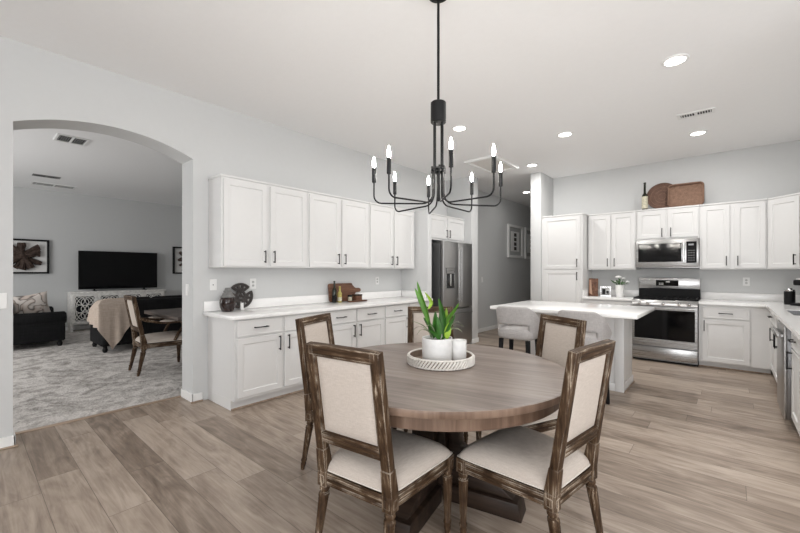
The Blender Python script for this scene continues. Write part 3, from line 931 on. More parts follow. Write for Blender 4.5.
for z in (1.50, 1.73):
    m.cyl((mx1 - 0.172, 6.912, z), (mx1 - 0.172, 6.9497, z), 0.009, n=10)
m.build('handle', M_CHROME, dd, t)

# --- island
t = thing('kitchen_island', 'white kitchen island with overhanging white quartz top, two stools before it', 'island', (-1.44, 4.76, 0))
MB().box(-1.95, 4.76, 0.09, -0.885, 5.30, 0.876, 0.004).build('body', M_CAB, t, t)
MB().box(-0.960, 4.745, 0.001, -0.87, 4.835, 0.876, 0.004).build('corner_post', M_CAB, t, t)
m = MB(); m.box(-1.95, 4.748, 0.001, -0.961, 5.30, 0.089, 0.003); m.box(-0.8845, 4.836, 0.001, -0.872, 5.30, 0.089, 0.003)
m.build('base_moulding', M_CAB, t, t)
MB().box(-0.869, 4.74, 0.001, -0.858, 5.31, 0.016, 0.003, 1).build('shoe_moulding', M_STRIP, t, t)
MB().box(-2.185, 4.18, 0.8765, -0.655, 5.34, 0.914, 0.004).build('worktop', M_QUARTZ, t, t)

# ------------------------------------------------------------------ dining table
TX, TY = -1.338, 1.89
t = thing('dining_table', 'large round walnut pedestal dining table in the foreground', 'table', (TX, TY, 0), radians(12))
R = 0.755
m = MB(); m.lathe([(0.0, 0.722), (0.0, 0.760), (0.05, 0.760), (R - 0.03, 0.760), (R - 0.012, 0.760), (R - 0.006, 0.760), (R - 0.001, 0.757)], n=96)
m.mi = 1; m.lathe([(R - 0.001, 0.757), (R, 0.752), (R, 0.729), (R - 0.004, 0.7235), (R - 0.012, 0.722), (0, 0.722)], n=96)
bmesh.ops.remove_doubles(m.bm, verts=m.bm.verts, dist=1e-5)
m.build('tabletop', [M_TABLE, M_EDGE_LIT], t)
MB().lathe([(0.708, 0.7215), (0.708, 0.657), (0.703, 0.653), (0.68, 0.653), (0.68, 0.7215)], n=80).build('apron', M_APRON, t)
MB().box(-0.085, -0.085, 0.09, 0.085, 0.085, 0.70, 0.006).build('column', M_BASE, t)
m = MB(); m.box(-0.42, -0.06, 0.66, 0.42, 0.06, 0.7205, 0.004); m.box(-0.06, -0.42, 0.66, 0.06, 0.42, 0.7205, 0.004); m.build('top_support', M_BASE, t)
for k in range(4):
    Mk = Matrix.Rotation(k * pi / 2, 4, 'Z')
    A = [(0.40, 0.655), (0.36, 0.60), (0.27, 0.55), (0.19, 0.48), (0.150, 0.40), (0.155, 0.32), (0.20, 0.24), (0.29, 0.18), (0.40, 0.145), (0.46, 0.098)]
    poly = [(0.087, 0.655)] + A + [(0.087, 0.098)]
    m = MB(); m.prism(poly, 0.085, Mk @ Matrix(((1, 0, 0, 0), (0, 0, -1, 0.0425), (0, 1, 0, 0), (0, 0, 0, 1))), 0.006)
    m.build('bracket', M_BASE, t)
    m = MB(); m.hexa([(0.0865, -0.068, 0.001), (0.51, -0.068, 0.001), (0.51, 0.068, 0.001), (0.0865, 0.068, 0.001)],
                     [(0.0865, -0.068, 0.096), (0.49, -0.068, 0.096), (0.49, 0.068, 0.096), (0.0865, 0.068, 0.096)][:4], 0.006, 2, Mk)
    m.build('foot', M_BASE, t)


# ------------------------------------------------------------------ dining chairs
def lerp(a, b, t):
    return a + (b - a) * t


def prof_at(P, s):
    for (z0, r0), (z1, r1) in zip(P, P[1:]):
        if z0 >= s >= z1:
            return lerp(r0, r1, (z0 - s) / max(1e-6, z0 - z1))
    return P[-1][1]


LEGP = [(0.330, 0.020), (0.322, 0.024), (0.312, 0.024), (0.306, 0.018), (0.300, 0.018), (0.296, 0.025), (0.284, 0.026), (0.278, 0.023), (0.27, 0.0245),
        (0.085, 0.0165), (0.078, 0.015), (0.072, 0.0195), (0.060, 0.0195), (0.054, 0.015), (0.040, 0.0175), (0.012, 0.013), (0.0, 0.012)]
ZS = sorted({z for z, r in LEGP} | {0.265, 0.09}, reverse=True)


def leg_mesh(cx, cy, sx, sy):
    m = MB(); n = 32

    def f(u, v):
        z = ZS[int(round(v * (len(ZS) - 1)))]
        r = prof_at(LEGP, z)
        if 0.089 < z < 0.266:
            r *= 1 - 0.16 * (0.5 + 0.5 * cos(2 * pi * u * 8)) ** 1.5
        k = (0.33 - z) / 0.33
        return (cx + sx * k + r * cos(2 * pi * u), cy + sy * k + r * sin(2 * pi * u), z + 0.001)
    m.grid(f, n, len(ZS), closed_u=True)
    m.mi = 1
    m.box(cx - 0.026, cy - 0.026, 0.3315, cx + 0.026, cy + 0.026, 0.402, 0.003)
    for dx, dy in ((1, 0), (-1, 0), (0, 1), (0, -1)):
        q = 0.0262
        if dx:
            a = (cx + dx * q, cy, 0.367); m.bar((a[0], a[1], 0.350), (a[0], a[1], 0.384), 0.026, 0.003, 0.001, side=(0, 1, 0))
        else:
            a = (cx, cy + dy * q, 0.367); m.bar((a[0], a[1], 0.350), (a[0], a[1], 0.384), 0.026, 0.003, 0.001, side=(1, 0, 0))
    return m


def make_chair(label, arms=False, grp='chairs around the dining table'):
    t = thing('dining_chair', label, 'chair', group=grp)
    fx, fy, rx, ry = 0.232, 0.222, 0.186, -0.218
    for cx, cy, sx, sy in ((fx, fy, 0, 0), (-fx, fy, 0, 0), (rx, ry, 0.012, -0.055), (-rx, ry, -0.012, -0.055)):
        leg_mesh(cx, cy, sx, sy).build('leg', [M_WZ, M_WZ], t, angle=50)
    m = MB()
    m.mi = 0
    for y, x in ((fy, fx), (ry, rx)):
        m.box(-x + 0.024, y - 0.017, 0.338, x - 0.024, y + 0.017, 0.396, 0.003)
        for z in (0.352, 0.380):
            m.box(-x + 0.025, y - 0.020, z - 0.004, x - 0.025, y + 0.020, z + 0.004, 0.002, 1)
    m.mi = 1
    for s in (-1, 1):
        a = Vector((s * rx, ry + 0.024, 0.367)); b = Vector((s * fx, fy - 0.024, 0.367))
        m.bar(a, b, 0.034, 0.058, 0.003, side=(1, 0, 0))
        for dz in (-0.014, 0.014):
            m.bar(a + Vector((0, 0, dz)), b + Vector((0, 0, dz)), 0.040, 0.008, 0.002, side=(1, 0, 0))
    m.build('seat_rail', [M_WX, M_WY], t)

    def dome(u, v):
        y = lerp(ry - 0.012, fy + 0.028, v)
        hw = lerp(rx + 0.012, fx + 0.026, v)
        # rounded plan corners
        a = 2 * u - 1; b = 2 * v - 1
        r = max(abs(a), abs(b)); ex = 1.0
        if r > 0.86:
            ex = 1 - 0.035 * min(1, (min(abs(a), abs(b)) / max(r, 1e-6)) ** 8) * (r - 0.86) / 0.14
        h = (max(0, 1 - abs(a) ** 4)) ** 0.45 * (max(0, 1 - abs(b) ** 4)) ** 0.45
        yc = (ry + fy) / 2
        return (a * hw * ex, yc + (y - yc) * ex, 0.4035 + 0.082 * h)
    us = [0.5 - 0.5 * cos(pi * i / 22) for i in range(23)]
    m = MB(); m.grid(lambda u, v: dome(us[int(round(u * 22))], us[int(round(v * 22))]), 23, 23)
    sc = m.build('seat_cushion', M_LINEN, t, angle=80)
    m = MB(); pts = []
    for k in range(4):
        for i in range(8):
            q = i / 8
            u, v = ((q, 0), (1, q), (1 - q, 1), (0, 1 - q))[k]
            p = Vector(dome(u, v)); p.z = 0.4075; pts.append(p)
    m.tube(pts, 0.0045, 6, closed=True); m.build('welt', M_WELT, sc, angle=80)
    th = math.atan(0.09 / 0.59)
    Mb = Matrix.Translation((0, ry, 0.402)) @ Matrix.Rotation(th, 4, 'X')
    m = MB(); m.mi = 0
    for s in (-1, 1):
        m.hexa([(s * rx - 0.026, -0.027, 0.001), (s * rx + 0.026, -0.027, 0.001), (s * rx + 0.026, 0.027, 0.001), (s * rx - 0.026, 0.027, 0.001)],
               [(s * rx - 0.025, -0.021, 0.11), (s * rx + 0.025, -0.021, 0.11), (s * rx + 0.025, 0.021, 0.11), (s * rx - 0.025, 0.021, 0.11)], 0.003, 2, Mb)
        x1 = s * 0.182
        m.hexa([(s * rx - 0.024, -0.019, 0.11), (s * rx + 0.024, -0.019, 0.11), (s * rx + 0.024, 0.019, 0.11), (s * rx - 0.024, 0.019, 0.11)],
               [(x1 - 0.022, -0.019, 0.615), (x1 + 0.022, -0.019, 0.615), (x1 + 0.022, 0.019, 0.615), (x1 - 0.022, 0.019, 0.615)], 0.004, 2, Mb)
        # inner bead
        m.box(s * 0.158 - 0.005, -0.0145, 0.203, s * 0.158 + 0.005, 0.0145, 0.573, 0.003, 1, Mb)
    m.mi = 1
    m.box(-0.183, -0.0195, 0.571, 0.183, 0.0195, 0.6155, 0.004, 2, Mb)
    m.box(-0.160, -0.0145, 0.560, 0.160, 0.0145, 0.572, 0.003, 1, Mb)
    m.box(-0.163, -0.019, 0.152, 0.163, 0.019, 0.205, 0.004, 2, Mb)
    for z in (0.166, 0.190):
        m.box(-0.163, -0.022, z - 0.004, 0.163, 0.022, z + 0.004, 0.002, 1, Mb)
    bf = m.build('back_frame', [M_WZ, M_WX], t)
    m = MB()
    for s in (-1, 1):
        def pad(u, v, s=s):
            a = 2 * u - 1; b = 2 * v - 1
            h = (max(0, 1 - abs(a) ** 6)) ** 0.5 * (max(0, 1 - abs(b) ** 6)) ** 0.5
            return Mb @ Vector((a * 0.156, s * (0.002 + 0.010 * h), lerp(0.204, 0.563, v)))
        m.grid(pad, 15, 17)
    m.build('back_panel', M_LINEN, t, angle=80)
    if arms:
        for s in (-1, 1):
            m = MB()
            pts = [Mb @ Vector((s * 0.19, 0.01, 0.33)), Vector((s * 0.215, -0.20, 0.695)), Vector((s * 0.235, -0.08, 0.66)), Vector((s * 0.25, 0.06, 0.655)), Vector((s * 0.255, 0.13, 0.66))]
            m.tube(pts, 0.017, 10)
            pts = [Vector((s * 0.255, 0.12, 0.655)), Vector((s * 0.262, 0.14, 0.60)), Vector((s * 0.25, 0.09, 0.50)), Vector((s * 0.232, 0.06, 0.41))]
            m.tube(pts, 0.016, 10)
            a = m.build('armrest', M_WX, t)
            m = MB(); m.sphere((s * 0.245, 0.01, 0.678), 0.05, 0.55, 2.0, 0.36); m.build('arm_pad', M_LINEN, a)
    return t


chairs = [((-1.28, 1.362), 7.5, 'washed-oak dining chair in the left foreground, its upholstered back toward us'),
          ((-0.752, 1.84), 82, 'washed-oak dining chair in the right foreground, its narrow back turned to the kitchen floor'),
          ((-1.045, 2.505), 150, 'washed-oak dining chair on the far right of the table, just before the island stools'),
          ((-1.857, 2.565), -139, 'washed-oak dining chair on the far side of the table behind the green plant'),
          ((-1.985, 1.785), -69, 'washed-oak dining chair at the left of the table, nearest the buffet drawers')]
c0 = make_chair(chairs[0][2])
for i, (p, a, l) in enumerate(chairs):
    if i == 0:
        c0.location = (p[0], p[1], 0); c0.rotation_euler = (0, 0, radians(a))
    else:
        dup(c0, (p[0], p[1], 0), radians(a), l)

# ------------------------------------------------------------------ table centrepiece
CX, CY = -1.362, 1.960
VR = Vector((cos(radians(40.9)), sin(radians(40.9)), 0))       # a direction across the table
VF = Vector((-sin(radians(40.9)), cos(radians(40.9)), 0))
t = thing('round_tray', 'round white tray with a carved slanted rim in the middle of the dining table', 'tray', (CX, CY, 0.7615))
MB().lathe([(0, 0), (0.200, 0), (0.200, 0.052), (0.194, 0.052), (0.191, 0.010), (0, 0.010)], n=64).build('base', M_TRAYB, t)
m = MB()
m.tube([(0.198 * cos(2 * pi * i / 64), 0.198 * sin(2 * pi * i / 64), 0.052) for i in range(64)], 0.006, 8, closed=True)
m.tube([(0.202 * cos(2 * pi * i / 64), 0.202 * sin(2 * pi * i / 64), 0.006) for i in range(64)], 0.005, 8, closed=True)
for i in range(60):
    a = 2 * pi * i / 60; b = a - 0.17
    m.tube([(0.2035 * cos(lerp(a, b, q)), 0.2035 * sin(lerp(a, b, q)), lerp(0.049, 0.004, q)) for q in (0, 0.33, 0.67, 1)], 0.0068, 6)
m.build('carved_rim', M_TRAYW, t)

pc = Vector((CX, CY, 0)) - VR * 0.022
t = thing('potted_plant', 'green leafy plant in a white ceramic pot on the round tray', 'plant', (pc.x, pc.y, 0.7725))
MB().lathe([(0, 0), (0.084, 0), (0.091, 0.006), (0.093, 0.06), (0.0945, 0.143), (0.093, 0.147), (0.089, 0.147), (0.087, 0.143), (0.086, 0.110), (0, 0.110)], n=48).build('pot', M_CERAM, t)
MB().lathe([(0, 0.128), (0.04, 0.130), (0.085, 0.122), (0.085, 0.1105), (0, 0.1105)], n=24).build('soil', M_SOIL, t)


def leafpts(px):
    return [VR * ((x - 437) * 0.00613) + VF * dpt + Vector((0, 0, 1.33 - (y - 271.5) * 0.00613 - 0.7725)) for x, y, dpt in px]


def spline(P, q):
    n = len(P) - 1
    f = min(q * n, n - 1e-6); i = int(f); s = f - i
    p0 = P[max(i - 1, 0)]; p1 = P[i]; p2 = P[i + 1]; p3 = P[min(i + 2, n)]
    return 0.5 * ((2 * p1) + (p2 - p0) * s + (2 * p0 - 5 * p1 + 4 * p2 - p3) * s * s + (3 * p1 - p0 - 3 * p2 + p3) * s ** 3)


def leaf(m, px, wd, turn=0.0, fold=0.25, peak=0.45, stem=0.0):
    wd = wd * 0.78 if wd > 0.01 else wd
    P = leafpts(px)
    across = (VR * cos(turn) + VF * sin(turn)).normalized()
    NV = 13

    def f(u, v):
        c = spline(P, v)
        d = (spline(P, min(1, v + 0.02)) - spline(P, max(0, v - 0.02))).normalized()
        s = (across - d * across.dot(d)).normalized(); nn = s.cross(d)
        vv = max(0, (v - stem) / (1 - stem))
        w = wd * max(0.06 if v < 0.9 else 0.0, (sin(pi * min(1, vv ** (math.log(0.5) / math.log(peak)))) if vv > 0 else 0) ** 0.8) / 2
        a = 2 * u - 1
        return c + s * (a * w) + nn * (abs(a) * w * fold)
    m.grid(f, 5, NV, thick=0.0012)


m = MB(); m.mi = 0
leaf(m, [(432, 339, 0), (427, 322, -.02), (419, 300, -.04), (414, 288, -.05)], 0.034, 0.3, stem=0.3)
leaf(m, [(434, 339, .02), (428, 318, .02), (421, 298, .01), (416.5, 281, .0)], 0.036, -0.2, stem=0.2)
leaf(m, [(445, 339, 0), (446, 322, -.01), (453, 311, -.03), (458, 303, -.05)], 0.045, 0.5)
leaf(m, [(440, 339, .04), (444, 325, .06), (447, 312, .07)], 0.04, 0.2)
m.mi = 1
leaf(m, [(443, 339, -.02), (443, 322, -.03), (440.5, 308, -.04), (437.5, 298, -.05)], 0.045, -0.3)
leaf(m, [(433, 339, -.03), (434, 325, -.045), (434.5, 311, -.05)], 0.05, 0.4)
leaf(m, [(436, 339, .05), (430, 328, .07), (424, 320, .09)], 0.04, 0.0)
leaf(m, [(446, 339, .04), (452, 326, .06), (457, 316, .07)], 0.035, 0.6)
leaf(m, [(431, 339, .0), (429, 330, .0), (428, 322, .0)], 0.035, 0.8)
leaf(m, [(438, 340, -.05), (438, 328, -.06), (436, 316, -.065)], 0.042, 0.2)
leaf(m, [(441, 340, -.04), (446, 331, -.06), (450, 318, -.08)], 0.036, 0.3)
leaf(m, [(436, 340, .0), (439, 326, .0), (440, 313, .02)], 0.04, 0.9)
leaf(m, [(439, 340, -.06), (434, 333, -.08), (428, 329, -.10)], 0.03, 0.3)
m.mi = 2
leaf(m, [(446, 339, -.05), (446.5, 330, -.06), (448, 322, -.065)], 0.052, 0.1)
leaf(m, [(428, 310, -.0), (431, 302, .0), (424, 292, -.02)], 0.03, -0.4)
leaf(m, [(444, 326, .0), (446, 318, -.01), (446, 308, -.02)], 0.03, 0.2)
m.mi = 3
for P in ([(432, 339, -.03), (427, 331, -.05), (420, 329, -.07), (415, 335, -.08)], [(433, 339, 0), (425, 328, -.02), (417, 323, -.04), (411, 321, -.05)],
          [(434, 339, .03), (424, 330, .06), (417, 330, .08), (413, 334, .09)], [(446, 339, 0), (453, 327, -.02), (459, 325, -.03), (464, 327, -.03)],
          [(446, 339, .02), (453, 331, .04), (460, 331, .05), (464, 335, .05)], [(445, 339, -.03), (450, 325, -.06), (455, 321, -.08), (459, 322, -.09)],
          [(437, 339, -.05), (431, 326, -.07), (427, 324, -.09), (422, 328, -.10)]):
    leaf(m, P, 0.006, 0.3, fold=0.1)
m.build('foliage', [M_LEAF, M_LEAFD, M_LEAFL, M_BLADE], t, angle=80)
cc = Vector((CX, CY, 0)) + VR * 0.118 + VF * 0.02
tag(MB().lathe([(0, 0), (0.040, 0), (0.044, 0.004), (0.0475, 0.122), (0.0465, 0.126), (0.043, 0.126), (0.041, 0.110), (0, 0.110)], (cc.x, cc.y, 0.7725), 36).build('candle_jar', M_CERAM),
    'small white candle jar beside the plant pot on the tray', 'candle')

# ------------------------------------------------------------------ chandelier
HX, HY = -1.383, 1.965
t = thing('chandelier', 'black eight-arm chandelier with lit candle bulbs over the dining table', 'chandelier', (HX, HY, 1.722))
MB().cyl((0, 0, 1.338), (0, 0, 1.367), 0.065, n=32, bev=0.004).build('canopy', M_BLACK, t)
MB().cyl((0, 0, 0.66), (0, 0, 1.340), 0.0085, n=12).build('stem', M_BLACK, t)
MB().lathe([(0, 0.672), (0.044, 0.672), (0.048, 0.668), (0.048, 0.545), (0.044, 0.541), (0, 0.541)], n=32).build('hub_cylinder', M_BLACK, t)
for k in range(4):
    a = radians(-49.1 + 45 + 90 * k)
    MB().cyl((0.033 * cos(a), 0.033 * sin(a), 0.24), (0.033 * cos(a), 0.033 * sin(a), 0.545), 0.0075, n=10).build('rod', M_BLACK, t)
m = MB(); m.cyl((0, 0, 0.248), (0, 0, 0.258), 0.046, n=28, bev=0.002); m.cyl((0, 0, 0.232), (0, 0, 0.238), 0.040, n=28)
for k in range(8):
    a = k * pi / 4; m.cyl((0.04 * cos(a), 0.04 * sin(a), 0.225), (0.04 * cos(a), 0.04 * sin(a), 0.268), 0.007, n=8)
m.build('collar', M_BLACK, t)
MB().cyl((0, 0, 0.05), (0, 0, 0.235), 0.009, n=14).build('core', M_BLACK, t)
AR_ = 0.405
for k in range(8):
    phi = radians(-49.1 + (3.6, 42.9, 96, 138.6, 184.4, 223.3, 278.5, 311.6)[k])          # first arm points a little right of the camera
    d = Vector((cos(phi), sin(phi), 0))
    Z = Vector((0, 0, 1))
    pts = [d * 0.036 + Z * 0.23, d * 0.036 + Z * 0.10]
    for i in range(1, 6):
        q = i / 5 * pi / 2; pts.append(d * (0.036 + 0.07 * (1 - cos(q))) + Z * (0.10 - 0.068 * sin(q)))
    pts.append(d * (AR_ - 0.045) + Z * 0.027)
    for i in range(1, 6):
        q = i / 5 * pi / 2; pts.append(d * (AR_ - 0.045 + 0.045 * sin(q)) + Z * (0.027 + 0.045 * (1 - cos(q))))
    pts.append(d * AR_ + Z * 0.155)
    arm = MB().tube(pts, 0.0052, 8).build('arm', M_BLACK, t)
    e = d * AR_
    MB().cyl((e.x, e.y, 0.153), (e.x, e.y, 0.243), 0.0125, n=16, bev=0.002).build('candle_sleeve', M_BLACK, arm)
    MB().lathe([(0.006, 0.2435), (0.0085, 0.254), (0.010, 0.268), (0.008, 0.286), (0.004, 0.302), (0, 0.312)], (e.x, e.y, 0), 14).build('bulb', M_BULB, arm)

# ------------------------------------------------------------------ ceiling fittings
spots = [((-0.34, 3.89), 'round recessed ceiling light nearest the camera at upper right'),
         ((-0.30, 6.12), 'round recessed ceiling light just beyond the ceiling vent, before the range wall'),
         ((-1.59, 5.06), 'round recessed ceiling light over the kitchen island'),
         ((-2.50, 4.00), 'round recessed ceiling light seen just above the right of the chandelier hub'),
         ((-2.46, 6.17), 'round recessed ceiling light in front of the white wing wall'),
         ((-3.39, 8.19), 'small recessed ceiling light inside the grey hall')]
for (x, y), l in spots:
    t = thing('recessed_light', l, 'ceiling light', (x, y, CEIL - 0.012), 0, 'recessed ceiling lights')
    MB().lathe([(0.072, 0.006), (0.076, 0.0), (0.094, 0.004), (0.097, 0.0115), (0.072, 0.0115)], n=40).build('trim_ring', M_TRIM, t)
    MB().cyl((0, 0, 0.005), (0, 0, 0.0115), 0.0715, n=36).build('lens', M_LENS, t)
    d = bpy.data.lights.new('recessed_lamp', 'AREA'); d.shape = 'DISK'; d.size = 0.13; d.energy = 12 if y < 7 else 1.5; d.color = (1.0, 0.98, 0.955)
    o = bpy.data.objects.new('recessed_lamp', d); o.location = (0, 0, -0.004); o.parent = t; COL.objects.link(o)


def vent(label, x0, y0, x1, y1, mats, slots, along='x'):
    t = thing('ceiling_vent', label, 'vent', ((x0 + x1) / 2, (y0 + y1) / 2, CEIL - 0.012))
    m = MB(); f = 0.028; z0, z1 = CEIL - 0.012, CEIL - 0.0005
    m.box(x0, y0, z0, x1, y0 + f, z1, 0.002, 1); m.box(x0, y1 - f, z0, x1, y1, z1, 0.002, 1)
    m.box(x0, y0 + f, z0, x0 + f, y1 - f, z1); m.box(x1 - f, y0 + f, z0, x1, y1 - f, z1)
    if along == 'x':
        c = (x0 + x1) / 2; m.box(c - 0.012, y0 + f, z0, c + 0.012, y1 - f, z1)
    else:
        c = (y0 + y1) / 2; m.box(x0 + f, c - 0.012, z0, x1 - f, c + 0.012, z1)
    m.build('frame', mats[0], t, t)
    MB().box(x0 + f, y0 + f, z1 - 0.002, x1 - f, y1 - f, z1 - 0.0006).build('duct_opening', mats[1], t, t)
    m = MB()
    for i in range(slots):
        if along == 'x':
            x = lerp(x0 + f, x1 - f, (i + 0.5) / slots)
            m.bar((x, y0 + f, z0 + 0.004), (x, y1 - f, z0 + 0.004), 0.009, 0.0012, side=(0.7, 0, 0.7))
        else:
            y = lerp(y0 + f, y1 - f, (i + 0.5) / slots)
            m.bar((x0 + f, y, z0 + 0.004), (x1 - f, y, z0 + 0.004), 0.009, 0.0012, side=(0, 0.7, 0.7))
    m.build('louvre', mats[0], t, t)


vent('white ceiling vent with dark slots near the right recessed lights', -0.445, 5.27, -0.115, 5.43, (M_TRIM, M_DARKVOID), 12)
t = thing('ceiling_hatch', 'white framed attic hatch in the ceiling behind the chandelier', 'ceiling hatch', (-2.94, 5.73, CEIL - 0.03))
m = MB()
hx0, hx1, hy0, hy1 = -3.20, -2.67, 5.25, 6.13
for b in ((hx0, hy0, hx1, hy0 + 0.05), (hx0, hy1 - 0.05, hx1, hy1), (hx0, hy0 + 0.05, hx0 + 0.05, hy1 - 0.05), (hx1 - 0.05, hy0 + 0.05, hx1, hy1 - 0.05)):
    m.box(b[0], b[1], CEIL - 0.034, b[2], b[3], CEIL - 0.0005, 0.003, 1)
m.build('frame', M_TRIM, t, t)
MB().box(hx0 + 0.051, hy0 + 0.051, CEIL - 0.010, hx1 - 0.051, hy1 - 0.051, CEIL - 0.0005).build('hatch_panel', M_HATCH, t, t)


# ------------------------------------------------------------------ switches and outlets
def plate(name, label, loc, rotz, kind, w=0.075, h=0.118):
    t = thing(name, label, 'outlet' if kind == 'outlet' else 'switch', loc, rotz)
    MB().box(-w / 2, -0.007, -h / 2, w / 2, -0.0005, h / 2, 0.002, 1).build('cover_plate', M_WHITE, t)
    if kind == 'outlet':
        for z in (-0.02, 0.02):
            m = MB(); m.cyl((0, -0.0105, z), (0, -0.0072, z), 0.015, n=16); s = m.build('socket', M_SOCKET, t)
            m = MB()
            for x in (-0.006, 0.006):
                m.box(x - 0.001, -0.0115, z - 0.002, x + 0.001, -0.0106, z + 0.008)
            m.build('slots', M_BLACKM, s)
    elif kind == 'switch':
        MB().box(-0.016, -0.011, -0.033, 0.016, -0.0072, 0.033, 0.002, 1).build('rocker', M_TRIM, t)
    else:
        MB().cyl((0, -0.010, 0), (0, -0.0072, 0), 0.006, n=12).build('jack', M_SSD, t)


plate('cable_plate', 'white wall plate left of the carved disc above the buffet', (XL, 1.735, 1.19), R90, 'jack')
plate('wall_outlet', 'white outlet just right of the carved disc above the buffet', (XL, 2.178, 1.19), R90, 'outlet')
plate('wall_outlet', 'white outlet above the buffet to the right of the cutting board', (XL, 4.20, 1.19), R90, 'outlet')
plate('wall_outlet', 'white outlet on the wall above the counter right of the range', (0.185, YB, 1.185), 0, 'outlet')
plate('light_switch', 'white light switch on the grey hall wall beside the fridge', (XL, 7.50, 1.15), R90, 'switch')
plate('light_switch', 'white light switch inside the right jamb of the archway', (XL - 0.14, AY1, 1.14), 0, 'switch')
plate('light_switch', 'wide white light switch at the far left edge on the arch pier', (XL, 0.165, 1.11), R90, 'switch', 0.12)

# ------------------------------------------------------------------ island stools


def make_stool(label):
    t = thing('counter_stool', label, 'stool', group='stools at the island')
    for sx in (-1, 1):
        for sy in (-1, 1):
            m = MB(); m.bar((sx * 0.170, sy * 0.160, 0.001), (sx * 0.150, sy * 0.142, 0.585), 0.030, 0.030, 0.003, w1=0.042, d1=0.042); m.build('leg', M_BLACKM, t)
    m = MB(); m.bar((-0.155, 0.155, 0.22), (0.155, 0.155, 0.22), 0.02, 0.03, 0.003, side=(0, 1, 0)); m.bar((-0.155, -0.152, 0.30), (0.155, -0.152, 0.30), 0.018, 0.028, 0.003, side=(0, 1, 0))
    m.build('footrest', M_BLACKM, t)

    SCL = 0.86

    def cush(z0, z1, rx, ry, name, e=5):
        m = MB(); Nn = 28

        def f(u, v):
            a = 2 * pi * u
            k = [0.0, 0.6, 0.93, 1.0, 1.0, 0.93, 0.6, 0.0][int(round(v * 7))]
            z = [z0, z0, z0 + 0.006, z0 + 0.03, z1 - 0.035, z1 - 0.008, z1, z1 + 0.006][int(round(v * 7))]
            c, s = cos(a), sin(a)
            r = 1 / (abs(c) ** e + abs(s) ** e) ** (1 / e)
            return (rx * k * r * c, ry * k * r * s, z)
        m.grid(f, Nn, 8, closed_u=True)
        return m.build(name, M_BOUCLE, t, angle=80)
    cush(0.586, 0.705, 0.205, 0.195, 'seat', 4)
    # wrap-around back with an opening over the seat
    m = MB(); nu, nv = 41, 12

    def P(i, j):
        a = radians(lerp(-118, 118, i / (nu - 1)))
        q = j / (nv - 1)
        fall = max(0, (abs(a) - radians(38)) / radians(80))
        zt = 0.95 - 0.24 * fall ** 1.2
        z = lerp(0.635, zt, q)
        flare = 0.025 * q
        rx, ry = 0.208 + flare, 0.200 + flare
        e = 3.2; c, s = sin(a), -cos(a)
        r = 1 / (abs(c) ** e + abs(s) ** e) ** (1 / e)
        return Vector((rx * r * c, ry * r * s, z))
    tb = bmesh.new()
    V = [[tb.verts.new(P(i, j)) for j in range(nv)] for i in range(nu)]
    for i in range(nu - 1):
        for j in range(nv - 1):
            if 12 <= i <= nu - 14 and 1 <= j <= 3:
                continue
            tb.faces.new((V[i][j], V[i + 1][j], V[i + 1][j + 1], V[i][j + 1]))
    bmesh.ops.recalc_face_normals(tb, faces=tb.faces)
    bmesh.ops.solidify(tb, geom=list(tb.faces), thickness=0.042)
    m._merge(tb)
    m.build('back', M_BOUCLE, t, angle=80, subsurf=1)
    return t


s0 = make_stool('grey upholstered counter stool at the left end of the island')
s0.location = (-1.785, 4.11, 0); s0.rotation_euler = (0, 0, radians(2))
dup(s0, (-1.10, 4.10, 0), radians(-4), 'grey upholstered counter stool at the right end of the island, behind a dining chair')

# ------------------------------------------------------------------ things on the buffet
CT = 0.9150
t = thing('lidded_jar', 'dark glazed jar with a grey stepped lid near the archway end of the buffet', 'jar', (-3.94, 1.812, CT))
MB().lathe([(0, 0), (0.048, 0), (0.056, 0.004), (0.074, 0.05), (0.079, 0.095), (0.076, 0.125), (0.066, 0.146), (0, 0.146)], n=36).build('body', M_JARD, t)
MB().lathe([(0, 0.1465), (0.072, 0.1465), (0.074, 0.152), (0.055, 0.172), (0.050, 0.188), (0.040, 0.196), (0.040, 0.212), (0.030, 0.220), (0.026, 0.238), (0.021, 0.246), (0, 0.247)], n=32).build('lid', M_JARG, t)
# carved disc
t = thing('carved_disc', 'dark openwork carved wooden disc on a white stand beside the jar', 'ornament', (-4.058, 2.005, CT))
Mdisc = Matrix.Translation((0.012, 0, 0.150)) @ Matrix.Rotation(radians(-5), 4, 'Y') @ Matrix(((0, 0, 1, -0.009), (1, 0, 0, 0), (0, 1, 0, 0), (0, 0, 0, 1)))
m = MB(); Ro = 0.140


def sector(a0, a1, r0, r1, k=10):
    a0, a1 = radians(a0), radians(a1)
    return [(r1 * cos(lerp(a0, a1, i / k)), r1 * sin(lerp(a0, a1, i / k))) for i in range(k + 1)] + [(r0 * cos(lerp(a1, a0, i / k)), r0 * sin(lerp(a1, a0, i / k))) for i in range(k + 1)]


def strut(p, q, wd):
    p = Vector(p); q = Vector(q); d = (q - p).normalized(); s = Vector((-d.y, d.x)) * wd / 2
    return [tuple(p - s), tuple(q - s), tuple(q + s), tuple(p + s)]


